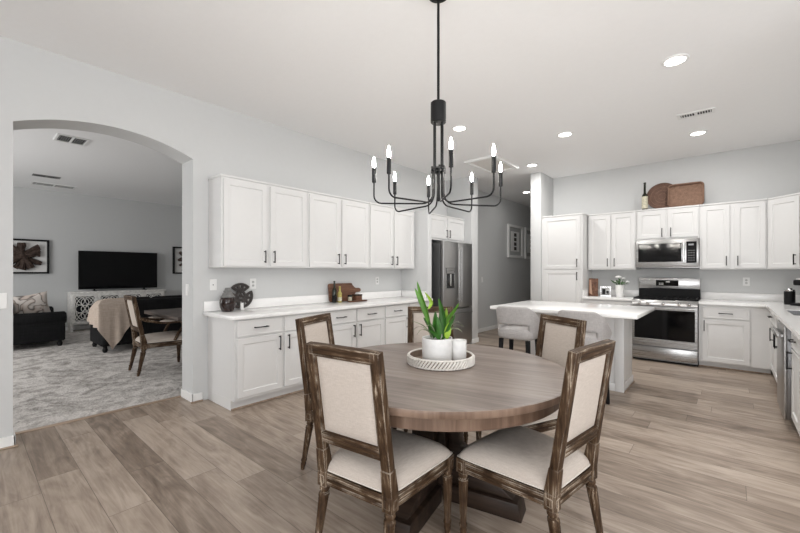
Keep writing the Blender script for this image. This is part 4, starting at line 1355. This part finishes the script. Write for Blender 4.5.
for a0, a1 in ((42, 138), (-82, 22), (158, 262)):
    m.prism(sector(a0, a1, 0.112, Ro), 0.018, Mdisc, 0.002)
    m.prism(sector(a0 + 14, a1 - 14, 0.070, 0.088), 0.0175, Mdisc, 0.002)
    for f in (0.02, 0.34, 0.66, 0.98):
        a = radians(lerp(a0 + 2, a1 - 2, f)); b = radians(lerp(a0 + 22, a1 - 22, f))
        m.prism(strut((0.052 * cos(b), 0.052 * sin(b)), (0.126 * cos(a), 0.126 * sin(a)), 0.027), 0.017, Mdisc, 0.002)
m.prism(sector(0, 359.9, 0.036, 0.060, 28), 0.0165, Mdisc, 0.002)
for a in (90, 210, 330):
    a = radians(a); m.prism(strut((0.0, 0.0), (0.05 * cos(a), 0.05 * sin(a)), 0.018), 0.016, Mdisc, 0.001)
m.prism(sector(0, 359.9, 0.001, 0.020, 20), 0.0165, Mdisc, 0.002)
m.build('disc', M_CARVED, t)
m = MB(); m.box(0.020, -0.022, 0.0, 0.060, 0.022, 0.010, 0.003); m.box(0.032, -0.018, 0.009, 0.046, 0.018, 0.075, 0.005)
m.build('stand', M_WHITE, t)
# cutting boards and bottles
Mv = Matrix.Translation((-4.062, 0, CT)) @ Matrix.Rotation(radians(-6), 4, 'Y') @ Matrix(((0, 0, 1, 0), (1, 0, 0, 0), (0, 1, 0, 0), (0, 0, 0, 1)))


def rrect(x0, y0, x1, y1, r, k=5):
    P = []
    for cx, cy, a in ((x1 - r, y0 + r, -90), (x1 - r, y1 - r, 0), (x0 + r, y1 - r, 90), (x0 + r, y0 + r, 180)):
        P += [(cx + r * cos(radians(a + 90 * i / k)), cy + r * sin(radians(a + 90 * i / k))) for i in range(k + 1)]
    return P


bd = rrect(3.23, 0.002, 3.66, 0.252, 0.03)
P = []
for x, y in bd[:6]:
    P.append((x, y))
P += [(3.70, 0.105), (3.72, 0.118), (3.78, 0.118), (3.805, 0.128), (3.815, 0.148), (3.805, 0.168), (3.78, 0.178), (3.72, 0.178), (3.70, 0.188)]
P += bd[6:]
tag(MB().prism(P, 0.020, Mv, 0.004).build('cutting_board', M_BOARD), 'brown wooden paddle board leaning on the buffet wall, its handle pointing right', 'cutting board')


def bottle(label, x, y, z, r, h, mats, neck=0.35, lab=(0.12, 0.5), name='bottle', cat='bottle'):
    t = thing(name, label, cat, (x, y, z))
    s = h * (1 - neck)
    MB().lathe([(0, 0), (r - 0.003, 0), (r, 0.004), (r, s * 0.86), (r * 0.8, s * 0.96), (r * 0.42, s * 1.06), (r * 0.38, h - 0.016), (r * 0.44, h - 0.014), (r * 0.44, h), (0, h)], n=28).build('glass', mats[0], t)
    MB().lathe([(r + 0.0004, s * lab[0]), (r + 0.0008, s * lab[0]), (r + 0.0008, s * lab[1]), (r + 0.0004, s * lab[1])], n=28).build('label', mats[1], t)
    return t


bottle('tall dark bottle standing before the left end of the cutting board', -3.985, 3.262, CT, 0.030, 0.29, (M_BOTTLE, M_BLACKM))
bottle('short oil bottle with a yellow label before the cutting board', -3.975, 3.345, CT, 0.030, 0.215, (M_YELLOW, M_LABEL))
t = thing('salt_cellar', 'small pale jar with a dark lid in front of the cutting board', 'jar', (-3.965, 3.52, CT))
MB().lathe([(0, 0), (0.026, 0), (0.028, 0.003), (0.028, 0.065), (0, 0.065)], n=24).build('body', M_LABEL, t)
MB().lathe([(0, 0.0655), (0.031, 0.0655), (0.031, 0.088), (0.027, 0.092), (0, 0.092)], n=24).build('lid', M_BLACKM, t)
t = thing('spice_box', 'small dark wooden box at the right end of the cutting board', 'box', (-3.97, 3.66, CT))
MB().box(-0.045, -0.055, 0, 0.045, 0.055, 0.075, 0.005).build('body', M_BOARD, t)
MB().box(-0.048, -0.058, 0.0755, 0.048, 0.058, 0.094, 0.005).build('lid', M_BASE, t)
tag(MB().box(-3.905, 3.42, CT, -3.845, 3.74, CT + 0.018, 0.005).build('serving_board', M_BOARD), 'small flat serving board lying before the leaning cutting board', 'cutting board')

# ------------------------------------------------------------------ counter by the range
t = thing('board_stand', 'dark walnut board with a pale strip, upright beside the pantry', 'cutting board', (-1.735, 6.98, CT), radians(6))
Ml = Matrix.Rotation(radians(-5), 4, 'X')
MB().box(-0.072, 0, 0.002, 0.072, 0.022, 0.30, 0.008, M=Ml).build('board', M_BOARD, t)
MB().prism([(-0.055, 0.05), (-0.012, 0.02), (-0.025, 0.16), (-0.032, 0.27), (-0.06, 0.28)], 0.002, Ml @ Matrix(((1, 0, 0, 0), (0, 0, -1, -0.0005), (0, 1, 0, 0), (0, 0, 0, 1)))).build('pale_strip', M_BOARDL, t)
t = thing('photo_frame', 'small silver square frame with a black and white picture left of the flower vase', 'picture frame', (-1.552, 7.0, CT), radians(10))
m = MB()
for b in ((-0.08, 0, 0.08, 0.022), (-0.08, 0.146, 0.08, 0.168), (-0.08, 0.022, -0.058, 0.146), (0.058, 0.022, 0.08, 0.146)):
    m.box(b[0], 0, b[1], b[2], 0.05, b[3], 0.003, 1)
m.build('frame', M_CHROME, t)
MB().box(-0.0575, 0.006, 0.0225, 0.0575, 0.049, 0.1455).build('picture', M_MATG, t)
m = MB(); m.box(-0.048, 0.0035, 0.035, 0.0, 0.0056, 0.125); m.cyl((0.03, 0.0035, 0.075), (0.03, 0.0056, 0.075), 0.020, n=20); m.box(0.012, 0.0035, 0.035, 0.05, 0.0056, 0.05)
m.build('print', M_BLACKM, t)
t = thing('flower_vase', 'white vase of white flowers and dark leaves left of the range', 'vase', (-1.345, 7.02, CT))
MB().lathe([(0, 0), (0.048, 0), (0.052, 0.004), (0.068, 0.195), (0.066, 0.199), (0.062, 0.197), (0.056, 0.15), (0, 0.15)], n=36).build('vase', M_CERAM, t)
random.seed(3)
m = MB(); fl = MB()
heads = [(-0.02, -0.01, 0.32, 0.05), (0.10, 0.0, 0.245, 0.042), (-0.055, 0.01, 0.25, 0.03), (0.045, 0.03, 0.30, 0.03)]
for hx, hy, hz, r in heads:
    m.tube([(hx * 0.2, hy * 0.2, 0.155), (hx * 0.5, hy * 0.5, 0.22), (hx, hy, hz)], 0.003, 6)
    for i in range(16):
        a = i * 2.4; q = (i + 0.5) / 16; rr = r * sqrt(q)
        fl.sphere((hx + rr * 0.75 * cos(a), hy + rr * 0.75 * sin(a), hz + r * 0.35 * (1 - q)), r * 0.34, 1, 1, 0.75, 8)
for i in range(26):
    a = random.uniform(0, 2 * pi); L = random.uniform(0.06, 0.15); z = random.uniform(0.19, 0.27)
    p0 = Vector((0.02 * cos(a), 0.02 * sin(a), 0.17)); p1 = Vector((L * 0.6 * cos(a), L * 0.6 * sin(a), z)); p2 = Vector((L * cos(a), L * sin(a), z + random.uniform(-0.03, 0.04)))

    def f(u, v):
        c = p1.lerp(p2, v); s = Vector((-sin(a), cos(a), 0.3)).normalized()
        return c + s * ((2 * u - 1) * 0.017 * sin(pi * min(0.999, v * 0.96 + 0.03)))
    m.tube([p0, p1], 0.002, 5); m.grid(f, 3, 6, thick=0.001)
m.build('leaves', M_LEAFD, t, angle=80); fl.build('flowers', M_CERAM, t, angle=80)
# right corner
t = thing('canister', 'black canister with a silver lid in the far right corner of the counter', 'canister', (0.575, 6.83, CT))
MB().lathe([(0, 0), (0.050, 0), (0.052, 0.003), (0.052, 0.165), (0, 0.165)], n=36).build('body', M_BLACK, t)
MB().lathe([(0, 0.1655), (0.049, 0.1655), (0.051, 0.170), (0.051, 0.186), (0.030, 0.190), (0.026, 0.204), (0, 0.205)], n=32).build('lid', M_CHROME, t)
t = thing('coffee_maker', 'black coffee maker with a pale top at the right edge of the photo', 'coffee maker', (0.755, 6.70, CT), radians(-40))
m = MB(); m.box(-0.11, -0.17, 0.0, 0.11, 0.16, 0.028, 0.006); m.build('drip_base', M_BLACKM, t)
MB().box(-0.105, 0.02, 0.0285, 0.105, 0.155, 0.245, 0.012).build('water_tank', M_BLACK, t)
MB().box(-0.11, -0.13, 0.2455, 0.11, 0.158, 0.315, 0.015).build('brew_head', M_BLACK, t)
MB().box(-0.09, -0.11, 0.3155, 0.09, 0.14, 0.330, 0.006).build('top_cover', M_WHITE, t)
m = MB(); m.cyl((0, -0.09, 0.285), (0, -0.132, 0.285), 0.02, n=20); m.build('dial', M_CHROME, t)

# ------------------------------------------------------------------ on top of the cabinets
TZ = 2.3032
bottle('slim dark wine bottle with a pale label standing on the cabinets above the microwave', -1.015, 7.12, TZ, 0.042, 0.44, (M_BOTTLE, M_LABEL), neck=0.42, lab=(0.1, 0.85), name='wine_bottle')


def wicker(name, c0, c1, sc):
    m, nt, b = newmat(name)
    b.inputs['Roughness'].default_value = 0.75
    tc = N(nt, 'ShaderNodeTexCoord')
    w1 = N(nt, 'ShaderNodeTexWave', wave_type='BANDS', bands_direction='X', inp={'Scale': sc, 'Distortion': 1.5})
    w2 = N(nt, 'ShaderNodeTexWave', wave_type='BANDS', bands_direction='Z', inp={'Scale': sc * 1.3, 'Distortion': 1.5})
    nz = N(nt, 'ShaderNodeTexNoise', inp={'Scale': 25, 'Detail': 4})
    for w in (w1, w2, nz):
        lk(nt, tc.outputs['Object'], w.inputs['Vector'])
    a = math_n(nt, 'MULTIPLY', w1.outputs[1], w2.outputs[1])
    a = math_n(nt, 'ADD', math_n(nt, 'MULTIPLY', a, 0.6), math_n(nt, 'MULTIPLY', nz.outputs[0], 0.4))
    r = ramp(nt, [(0.15, c0), (0.65, c1)]); lk(nt, a, r.inputs[0]); lk(nt, r.outputs[0], b.inputs['Base Color'])
    bp = N(nt, 'ShaderNodeBump', inp={'Strength': 0.6, 'Distance': 0.004}); lk(nt, a, bp.inputs['Height']); lk(nt, bp.outputs[0], b.inputs['Normal'])
    return m


M_WICK = wicker('wicker', (0.11, 0.058, 0.036), (0.40, 0.245, 0.17), 30)
M_WICKD = wicker('dark_wicker', (0.07, 0.036, 0.024), (0.25, 0.14, 0.10), 22)
Mt = Matrix.Translation((-0.795, 7.245, TZ + 0.208)) @ Matrix.Rotation(radians(-8), 4, 'X') @ Matrix.Rotation(radians(90), 4, 'X')
t = thing('round_basket_tray', 'round dark woven tray leaning on the wall above the microwave', 'tray', (-0.795, 7.245, TZ))
m = MB(); m.lathe([(0, 0), (0.165, 0), (0.206, 0.030), (0.208, 0.036), (0.202, 0.038), (0.160, 0.012), (0, 0.012)], n=48, M=Mt); m.build('dish', M_WICKD, t, t)
m = MB()
for r in (0.155, 0.10, 0.05):
    m.tube([Mt @ Vector((r * cos(2 * pi * i / 40), r * sin(2 * pi * i / 40), 0.012)) for i in range(40)], 0.005, 6, closed=True)
m.build('woven_rings', M_WICK, t, t)
m = MB(); m.tube([Mt @ Vector((0.206 * cos(2 * pi * i / 56), 0.206 * sin(2 * pi * i / 56), 0.035)) for i in range(56)], 0.0075, 8, closed=True); m.build('rim', M_WICKD, t, t)
Mt = Matrix.Translation((-0.495, 7.135, TZ + 0.008)) @ Matrix.Rotation(radians(2), 4, 'Z') @ Matrix.Rotation(radians(-9), 4, 'X') @ Matrix(((1, 0, 0, 0), (0, 0, -1, 0), (0, 1, 0, 0), (0, 0, 0, 1)))
t = thing('rectangular_basket_tray', 'rectangular brown wicker tray with rounded corners leaning beside the round one', 'tray', (-0.495, 7.135, TZ))
MB().prism(rrect(-0.205, 0.005, 0.205, 0.335, 0.045), 0.010, Mt).build('woven_base', M_WICK, t, t)
m = MB(); q = rrect(-0.208, 0.002, 0.208, 0.338, 0.048)
for z, r in ((0.014, 0.009), (0.030, 0.010), (0.046, 0.011)):
    m.tube([Mt @ Vector((x * (1 + z * 0.25), 0.17 + (y - 0.17) * (1 + z * 0.25), z)) for x, y in q], r, 8, closed=True)
m.build('rim', M_WICK, t, t)

# ------------------------------------------------------------------ hall pictures
for y0, lab in ((8.74, 'white framed picture of four stacked dark photos in the hall, the nearer one'), (9.76, 'white framed picture farther down the hall, half hidden by the wing wall')):
    W, Hh, z0 = 0.86, 0.82, 1.675
    t = thing('framed_picture', lab, 'picture', (XL + 0.001, y0 + W / 2, z0), R90)
    m = MB(); f = 0.06
    for b in ((-W / 2, 0, W / 2, f), (-W / 2, Hh - f, W / 2, Hh), (-W / 2, f, -W / 2 + f, Hh - f), (W / 2 - f, f, W / 2, Hh - f)):
        m.box(b[0], -0.05, b[1], b[2], -0.001, b[3], 0.004, 1)
    m.build('frame', M_TRIM, t)
    mm = MB().box(-W / 2 + f, -0.012, f, W / 2 - f, -0.002, Hh - f).build('mat', M_MATG, t)
    MB().box(-0.24, -0.020, 0.16, 0.24, -0.0125, 0.66, 0.002, 1).build('inner_mat', M_WHITE, mm)
    for k in range(4):
        MB().box(-0.07, -0.024, 0.19 + k * 0.115, 0.07, -0.0205, 0.275 + k * 0.115).build('photo', M_PRINT, t)

# ------------------------------------------------------------------ living room
# console
KX0, KX1, KY0, KY1 = -11.18, -10.80, 1.55, 3.38
t = thing('media_console', 'silver media console with lattice fretwork doors under the television', 'console', (-10.99, 2.465, 0.006))
m = MB(); m.box(KX0, KY0, 0.16, KX1 - 0.022, KY1, 0.845, 0.004); m.box(KX0, KY0 - 0.012, 0.8455, KX1 + 0.006, KY1 + 0.012, 0.880, 0.005); m.build('cabinet_body', M_SILVER, t, t)
for x in (KX0 + 0.03, KX1 - 0.06):
    for y in (KY0 + 0.03, KY1 - 0.03):
        MB().bar((x, y, 0.007), (x, y, 0.16), 0.045, 0.045, 0.003, w1=0.055, d1=0.055).build('leg', M_SILVER, t, t)
DWd = (KY1 - KY0 - 0.05) / 4
for k in range(4):
    a = KY0 + 0.025 + k * DWd + 0.006; b = a + DWd - 0.012; z0, z1 = 0.185, 0.825; f = 0.05
    m = MB()
    for q in ((a, z0, b, z0 + f), (a, z1 - f, b, z1), (a, z0 + f, a + f, z1 - f), (b - f, z0 + f, b, z1 - f)):
        m.box(KX1 - 0.0215, q[0], q[1], KX1, q[2], q[3], 0.003, 1)
    d = m.build('door', M_SILVER, t, t)
    MB().box(KX1 - 0.0212, a + f, z0 + f, KX1 - 0.015, b - f, z1 - f).build('smoked_panel', M_MIRROR, d, t)
    m = MB(); cy = (a + b) / 2; cz = (z0 + z1) / 2; hw = (b - a) / 2 - f; hh = (z1 - z0) / 2 - f; X = KX1 - 0.008

    def ring(oy, oz, ry, rz):
        m.tube([(X, cy + oy + ry * cos(2 * pi * i / 24), cz + oz + rz * sin(2 * pi * i / 24)) for i in range(24)], 0.0075, 6, closed=True)
    for sy in (-1, 1):
        for sz in (-1, 0, 1):
            ring(sy * hw * 0.5, sz * hh * 0.64, hw * 0.46, hh * 0.31)
    for sz in (-0.5, 0, 0.5):
        ring(0, sz * hh * 1.1, hw * 0.40, hh * 0.27)
    ring(0, 0, hw * 0.95, hh * 0.95)
    for s in (-1, 1):
        m.tube([(X, cy - hw * s, cz - hh), (X, cy, cz), (X, cy + hw * s, cz + hh)], 0.006, 6)
    m.build('fretwork', M_SILVER, d, t)
# television
t = thing('television', 'large black flat television standing on the lattice console', 'television', (-10.99, 2.49, 0.8805))
m = MB(); m.box(-11.035, 1.715, 0.925, -11.0, 3.265, 1.80, 0.006); m.build('bezel', M_BLACKM, t, t)
MB().box(-10.9995, 1.727, 0.945, -10.996, 3.253, 1.790).build('screen', M_GLASS, t, t)
for y in (2.0, 2.98):
    m = MB(); m.box(-11.12, y - 0.02, 0.8815, -10.86, y + 0.02, 0.893, 0.003, 1); m.box(-11.03, y - 0.015, 0.893, -11.005, y + 0.015, 0.93); m.build('stand', M_BLACKM, t, t)


# driftwood pictures
def driftwood(label, y0, y1, z0, z1, seed):
    rnd = random.Random(seed)
    t = thing('driftwood_picture', label, 'wall art', (LX0 + 0.04, (y0 + y1) / 2, z0))
    m = MB(); f = 0.035; xa, xb = LX0 + 0.002, LX0 + 0.07
    for b in ((y0, z0, y1, z0 + f), (y0, z1 - f, y1, z1), (y0, z0 + f, y0 + f, z1 - f), (y1 - f, z0 + f, y1, z1 - f)):
        m.box(xa, b[0], b[1], xb, b[2], b[3], 0.003, 1)
    m.build('frame', M_BLACKM, t, t)
    MB().box(xa, y0 + f, z0 + f, xa + 0.012, y1 - f, z1 - f).build('backing', M_MAT, t, t)
    m = MB(); cy, cz = (y0 + y1) / 2, (z0 + z1) / 2; hw, hh = (y1 - y0) / 2 - f - 0.03, (z1 - z0) / 2 - f - 0.03
    angs = [12, 48, 95, 140, 172, 205, 238, 268, 300, 335, 25, 118]
    for i, ad in enumerate(angs):
        a = radians(ad + rnd.uniform(-6, 6)); L = min(hw / max(0.05, abs(cos(a))), hh / max(0.05, abs(sin(a)))) * rnd.uniform(0.75, 0.98)
        r0 = rnd.uniform(0.055, 0.085); x = xa + 0.045 + 0.018 * (i % 3)
        pts = [(x, cy + L * q * cos(a + 0.12 * sin(3 * q + i)), cz + L * q * sin(a + 0.12 * sin(3 * q + i))) for q in (0.0, 0.25, 0.5, 0.75, 1.0)]
        m.tube(pts, lambda q, r0=r0, i=i: r0 * (0.8 + 0.35 * sin(q * 7 + i) * q) * (1 - 0.15 * q), 8)
    m.build('driftwood', M_DRIFT, t, t)


driftwood('black framed driftwood starburst on the living room wall left of the television', 0.42, 1.25, 1.285, 2.01, 4)
driftwood('black framed driftwood piece right of the television, cut off by the arch jamb', 3.68, 4.50, 1.27, 1.99, 9)


# sofas
def sofa(name, label, cat, loc, rotz, W, D, nseat, backh, armh):
    """local: back at -y, seat opens to +y; width along x"""
    t = thing(name, label, cat, loc, rotz)
    aw = 0.24
    MB().box(-W / 2 + 0.04, -D / 2 + 0.05, 0.10, W / 2 - 0.04, D / 2 - 0.02, 0.33, 0.03, 3).build('base', M_DARKFAB, t)
    MB().hexa([(-W / 2 + 0.03, -D / 2, 0.11), (W / 2 - 0.03, -D / 2, 0.11), (W / 2 - 0.03, -D / 2 + 0.24, 0.11), (-W / 2 + 0.03, -D / 2 + 0.24, 0.11)],
              [(-W / 2 + 0.03, -D / 2 + 0.0, backh), (W / 2 - 0.03, -D / 2 + 0.0, backh), (W / 2 - 0.03, -D / 2 + 0.20, backh), (-W / 2 + 0.03, -D / 2 + 0.20, backh)], 0.05, 4).build('back', M_DARKFAB, t)
    for s in (-1, 1):
        xc = s * (W / 2 - aw / 2)
        m = MB(); m.box(xc - aw / 2 + 0.025, -D / 2 + 0.06, 0.10, xc + aw / 2 - 0.025, D / 2 - 0.01, armh - 0.10, 0.02, 3)
        m.cyl((xc, -D / 2 + 0.05, armh - 0.105), (xc, D / 2, armh - 0.105), 0.115, n=28, bev=0.02)
        a = m.build('arm', M_DARKFAB, t)
        m = MB(); m.tube([(xc + 0.09 * cos(q), D / 2 + 0.004, armh - 0.105 + 0.09 * sin(q)) for q in [i * 2 * pi / 24 for i in range(24)]], 0.006, 6, closed=True); m.build('piping', M_DARKFAB, a)
    sw = (W - 2 * aw) / nseat
    for k in range(nseat):
        x0 = -W / 2 + aw + k * sw
        MB().box(x0 + 0.005, -D / 2 + 0.22, 0.325, x0 + sw - 0.005, D / 2 + 0.01, 0.47, 0.04, 4).build('seat_cushion', M_DARKFAB, t)
        MB().box(x0 + 0.008, -D / 2 + 0.19, 0.46, x0 + sw - 0.008, -D / 2 + 0.37, backh + 0.03, 0.06, 4).build('back_cushion', M_DARKFAB, t)
    for sx in (-1, 1):
        for sy in (-1, 1):
            MB().lathe([(0, 0.001), (0.022, 0.001), (0.034, 0.02), (0.038, 0.05), (0.026, 0.085), (0.03, 0.10), (0, 0.10)], (sx * (W / 2 - 0.08), sy * (D / 2 - 0.08), 0), 18).build('foot', M_BLACKM, t)
    return t


# sofa facing the television, its back to the archway (local +y -> world -x)
sofa('sofa', 'long black sofa facing the television, a beige throw over its near corner', 'sofa', (-8.06, 2.53, 0.006), radians(90), 2.15, 0.90, 3, 0.845, 0.70)
sofa('loveseat', 'dark rolled-arm loveseat at the left edge of the archway', 'sofa', (-9.80, 0.72, 0.006), 0, 1.72, 1.02, 2, 0.78, 0.60)


# throw over the near corner of the long sofa
def throw_pt(u, v):
    # u runs round the corner from the end face to the back face, v from the crest down
    ex = -7.595                                       # just outside the back face
    ey = 1.435                                        # just outside the end face
    L1, L2 = 0.58, 0.50
    s = u * (L1 + L2)
    if s < L1:
        bx, by = ex - (L1 - s), ey
    else:
        bx, by = ex, ey + (s - L1)
    hem = 0.46 + 0.0 * u
    if s >= L1:
        q = (s - L1) / L2
        hem = 0.42 - 0.36 * min(1, q / 0.35) if q < 0.35 else 0.06 + 0.50 * ((q - 0.35) / 0.65)
    else:
        hem = 0.50 - 0.08 * s / L1
    top = Vector((-7.71, lerp(1.57, 1.89, max(0, (u - 0.5) * 2)), 0.872)) + Vector((-0.22, -0.03, -0.03)) * (1 - min(1, u * 2))
    edge = Vector((bx, by, 0.80))
    if s < L1:
        edge.z = lerp(0.70, 0.815, s / L1)
    w = 0.016 * sin(u * 34) + 0.010 * sin(u * 57 + 1)
    if v < 0.35:
        q = v / 0.35
        p = top.lerp(edge, q); p.z = lerp(top.z, edge.z, q ** 2.2)
        p.z += 0.01
        return p
    q = (v - 0.35) / 0.65
    p = Vector((bx, by, lerp(edge.z, hem, q)))
    out = Vector((0, -1, 0)) if s < L1 else Vector((1, 0, 0))
    cq = 1 - min(1, abs(s - L1) / 0.12)
    if cq > 0:
        out = out.lerp(Vector((1, -1, 0)).normalized(), cq)
    return p + out * (0.012 + (0.02 + w) * q)


tag(MB().grid(throw_pt, 64, 26, thick=0.006).build('throw_blanket', M_THROW, angle=80), 'beige throw blanket draped over the corner of the black sofa', 'blanket')


def printed_pillow():
    m, nt, b = newmat('cream_pillow_print')
    b.inputs['Roughness'].default_value = 0.9
    tc = N(nt, 'ShaderNodeTexCoord')
    n = N(nt, 'ShaderNodeTexNoise', inp={'Scale': 4.0, 'Detail': 1.5, 'Distortion': 0.8}); lk(nt, tc.outputs['Object'], n.inputs['Vector'])
    r = ramp(nt, [(0.44, (0.62, 0.57, 0.53)), (0.475, (0.10, 0.085, 0.075)), (0.5, (0.50, 0.42, 0.37)), (0.58, (0.62, 0.57, 0.53))]); lk(nt, n.outputs[0], r.inputs[0])
    lk(nt, r.outputs[0], b.inputs['Base Color'])
    return m


m = MB()
Mp = Matrix.Translation((-9.335, 0.80, 0.72)) @ Matrix.Rotation(radians(90), 4, 'Z') @ Matrix.Rotation(radians(15), 4, 'X') @ Matrix.Rotation(radians(-10), 4, 'Y')
for s in (-1, 1):
    def pp(u, v, s=s):
        a, b = 2 * u - 1, 2 * v - 1
        h = (max(0, 1 - a * a)) ** 0.5 * (max(0, 1 - b * b)) ** 0.5
        k = 1 - 0.10 * (1 - abs(a)) * abs(b) ** 3
        k2 = 1 - 0.10 * (1 - abs(b)) * abs(a) ** 3
        return Mp @ Vector((a * 0.25 * k2, s * (0.002 + 0.075 * h), b * 0.225 * k))
    m.grid(pp, 17, 17)
tag(m.build('throw_pillow', printed_pillow(), angle=80), 'cream printed throw pillow on the arm of the dark loveseat', 'pillow')

# living room table and chair
t = thing('trestle_table', 'grey-brown trestle table in the living room, cut off by the right arch jamb', 'table', (-5.77, 2.75, 0.006), 0)
m = MB(); m.box(-6.44, 1.74, 0.715, -5.12, 3.75, 0.765, 0.010, 3); m.build('tabletop', M_DTABLE, t, t)
MB().box(-6.30, 2.12, 0.655, -5.22, 3.63, 0.7145, 0.004).build('apron', M_DTABLE, t, t)
for y in (2.28, 3.40):
    m = MB(); m.box(-6.15, y - 0.055, 0.008, -5.37, y + 0.055, 0.085, 0.01, 2); m.build('foot', M_DTABLE, t, t)
    MB().box(-6.05, y - 0.055, 0.60, -5.47, y + 0.055, 0.654, 0.008, 2).build('top_block', M_DTABLE, t, t)
    for s in (-1, 1):
        xc = -5.76
        prof = [(0.05, 0.085), (0.20, 0.085), (0.24, 0.17), (0.19, 0.27), (0.13, 0.34), (0.16, 0.43), (0.25, 0.50), (0.27, 0.599), (0.10, 0.599), (0.09, 0.50), (0.03, 0.40), (0.03, 0.28), (0.08, 0.19)]
        m = MB(); m.prism([(s * a, b) for a, b in prof], 0.085, Matrix(((1, 0, 0, xc), (0, 0, -1, y + 0.0425), (0, 1, 0, 0), (0, 0, 0, 1))), 0.012); m.build('scroll_leg', M_DTABLE, t, t)
ch = make_chair('single washed-oak armchair on the carpet, pulled up to the living room table', arms=True, grp='living room chairs')
ch.name = 'armchair'
ch['category'] = 'chair'
del ch['group']
ch.scale = (1.08, 1.22, 1.0)
ch.location = (-5.84, 1.80, 0.006); ch.rotation_euler = (0, 0, radians(-2))
# living room ceiling vents
vent('dark slotted ceiling vent in the living room nearest the arch', -6.80, 0.80, -6.45, 1.13, (M_TRIM, M_DARKVOID), 12, 'y')
vent('long white return grille on the living room ceiling by the far wall', -10.60, 0.90, -10.25, 1.58, (M_TRIM, M_MATG), 6, 'y')
vent('narrow dark ceiling vent in front of the white return grille', -9.60, 0.84, -9.44, 1.22, (M_JARG, M_DARKVOID), 10, 'y')
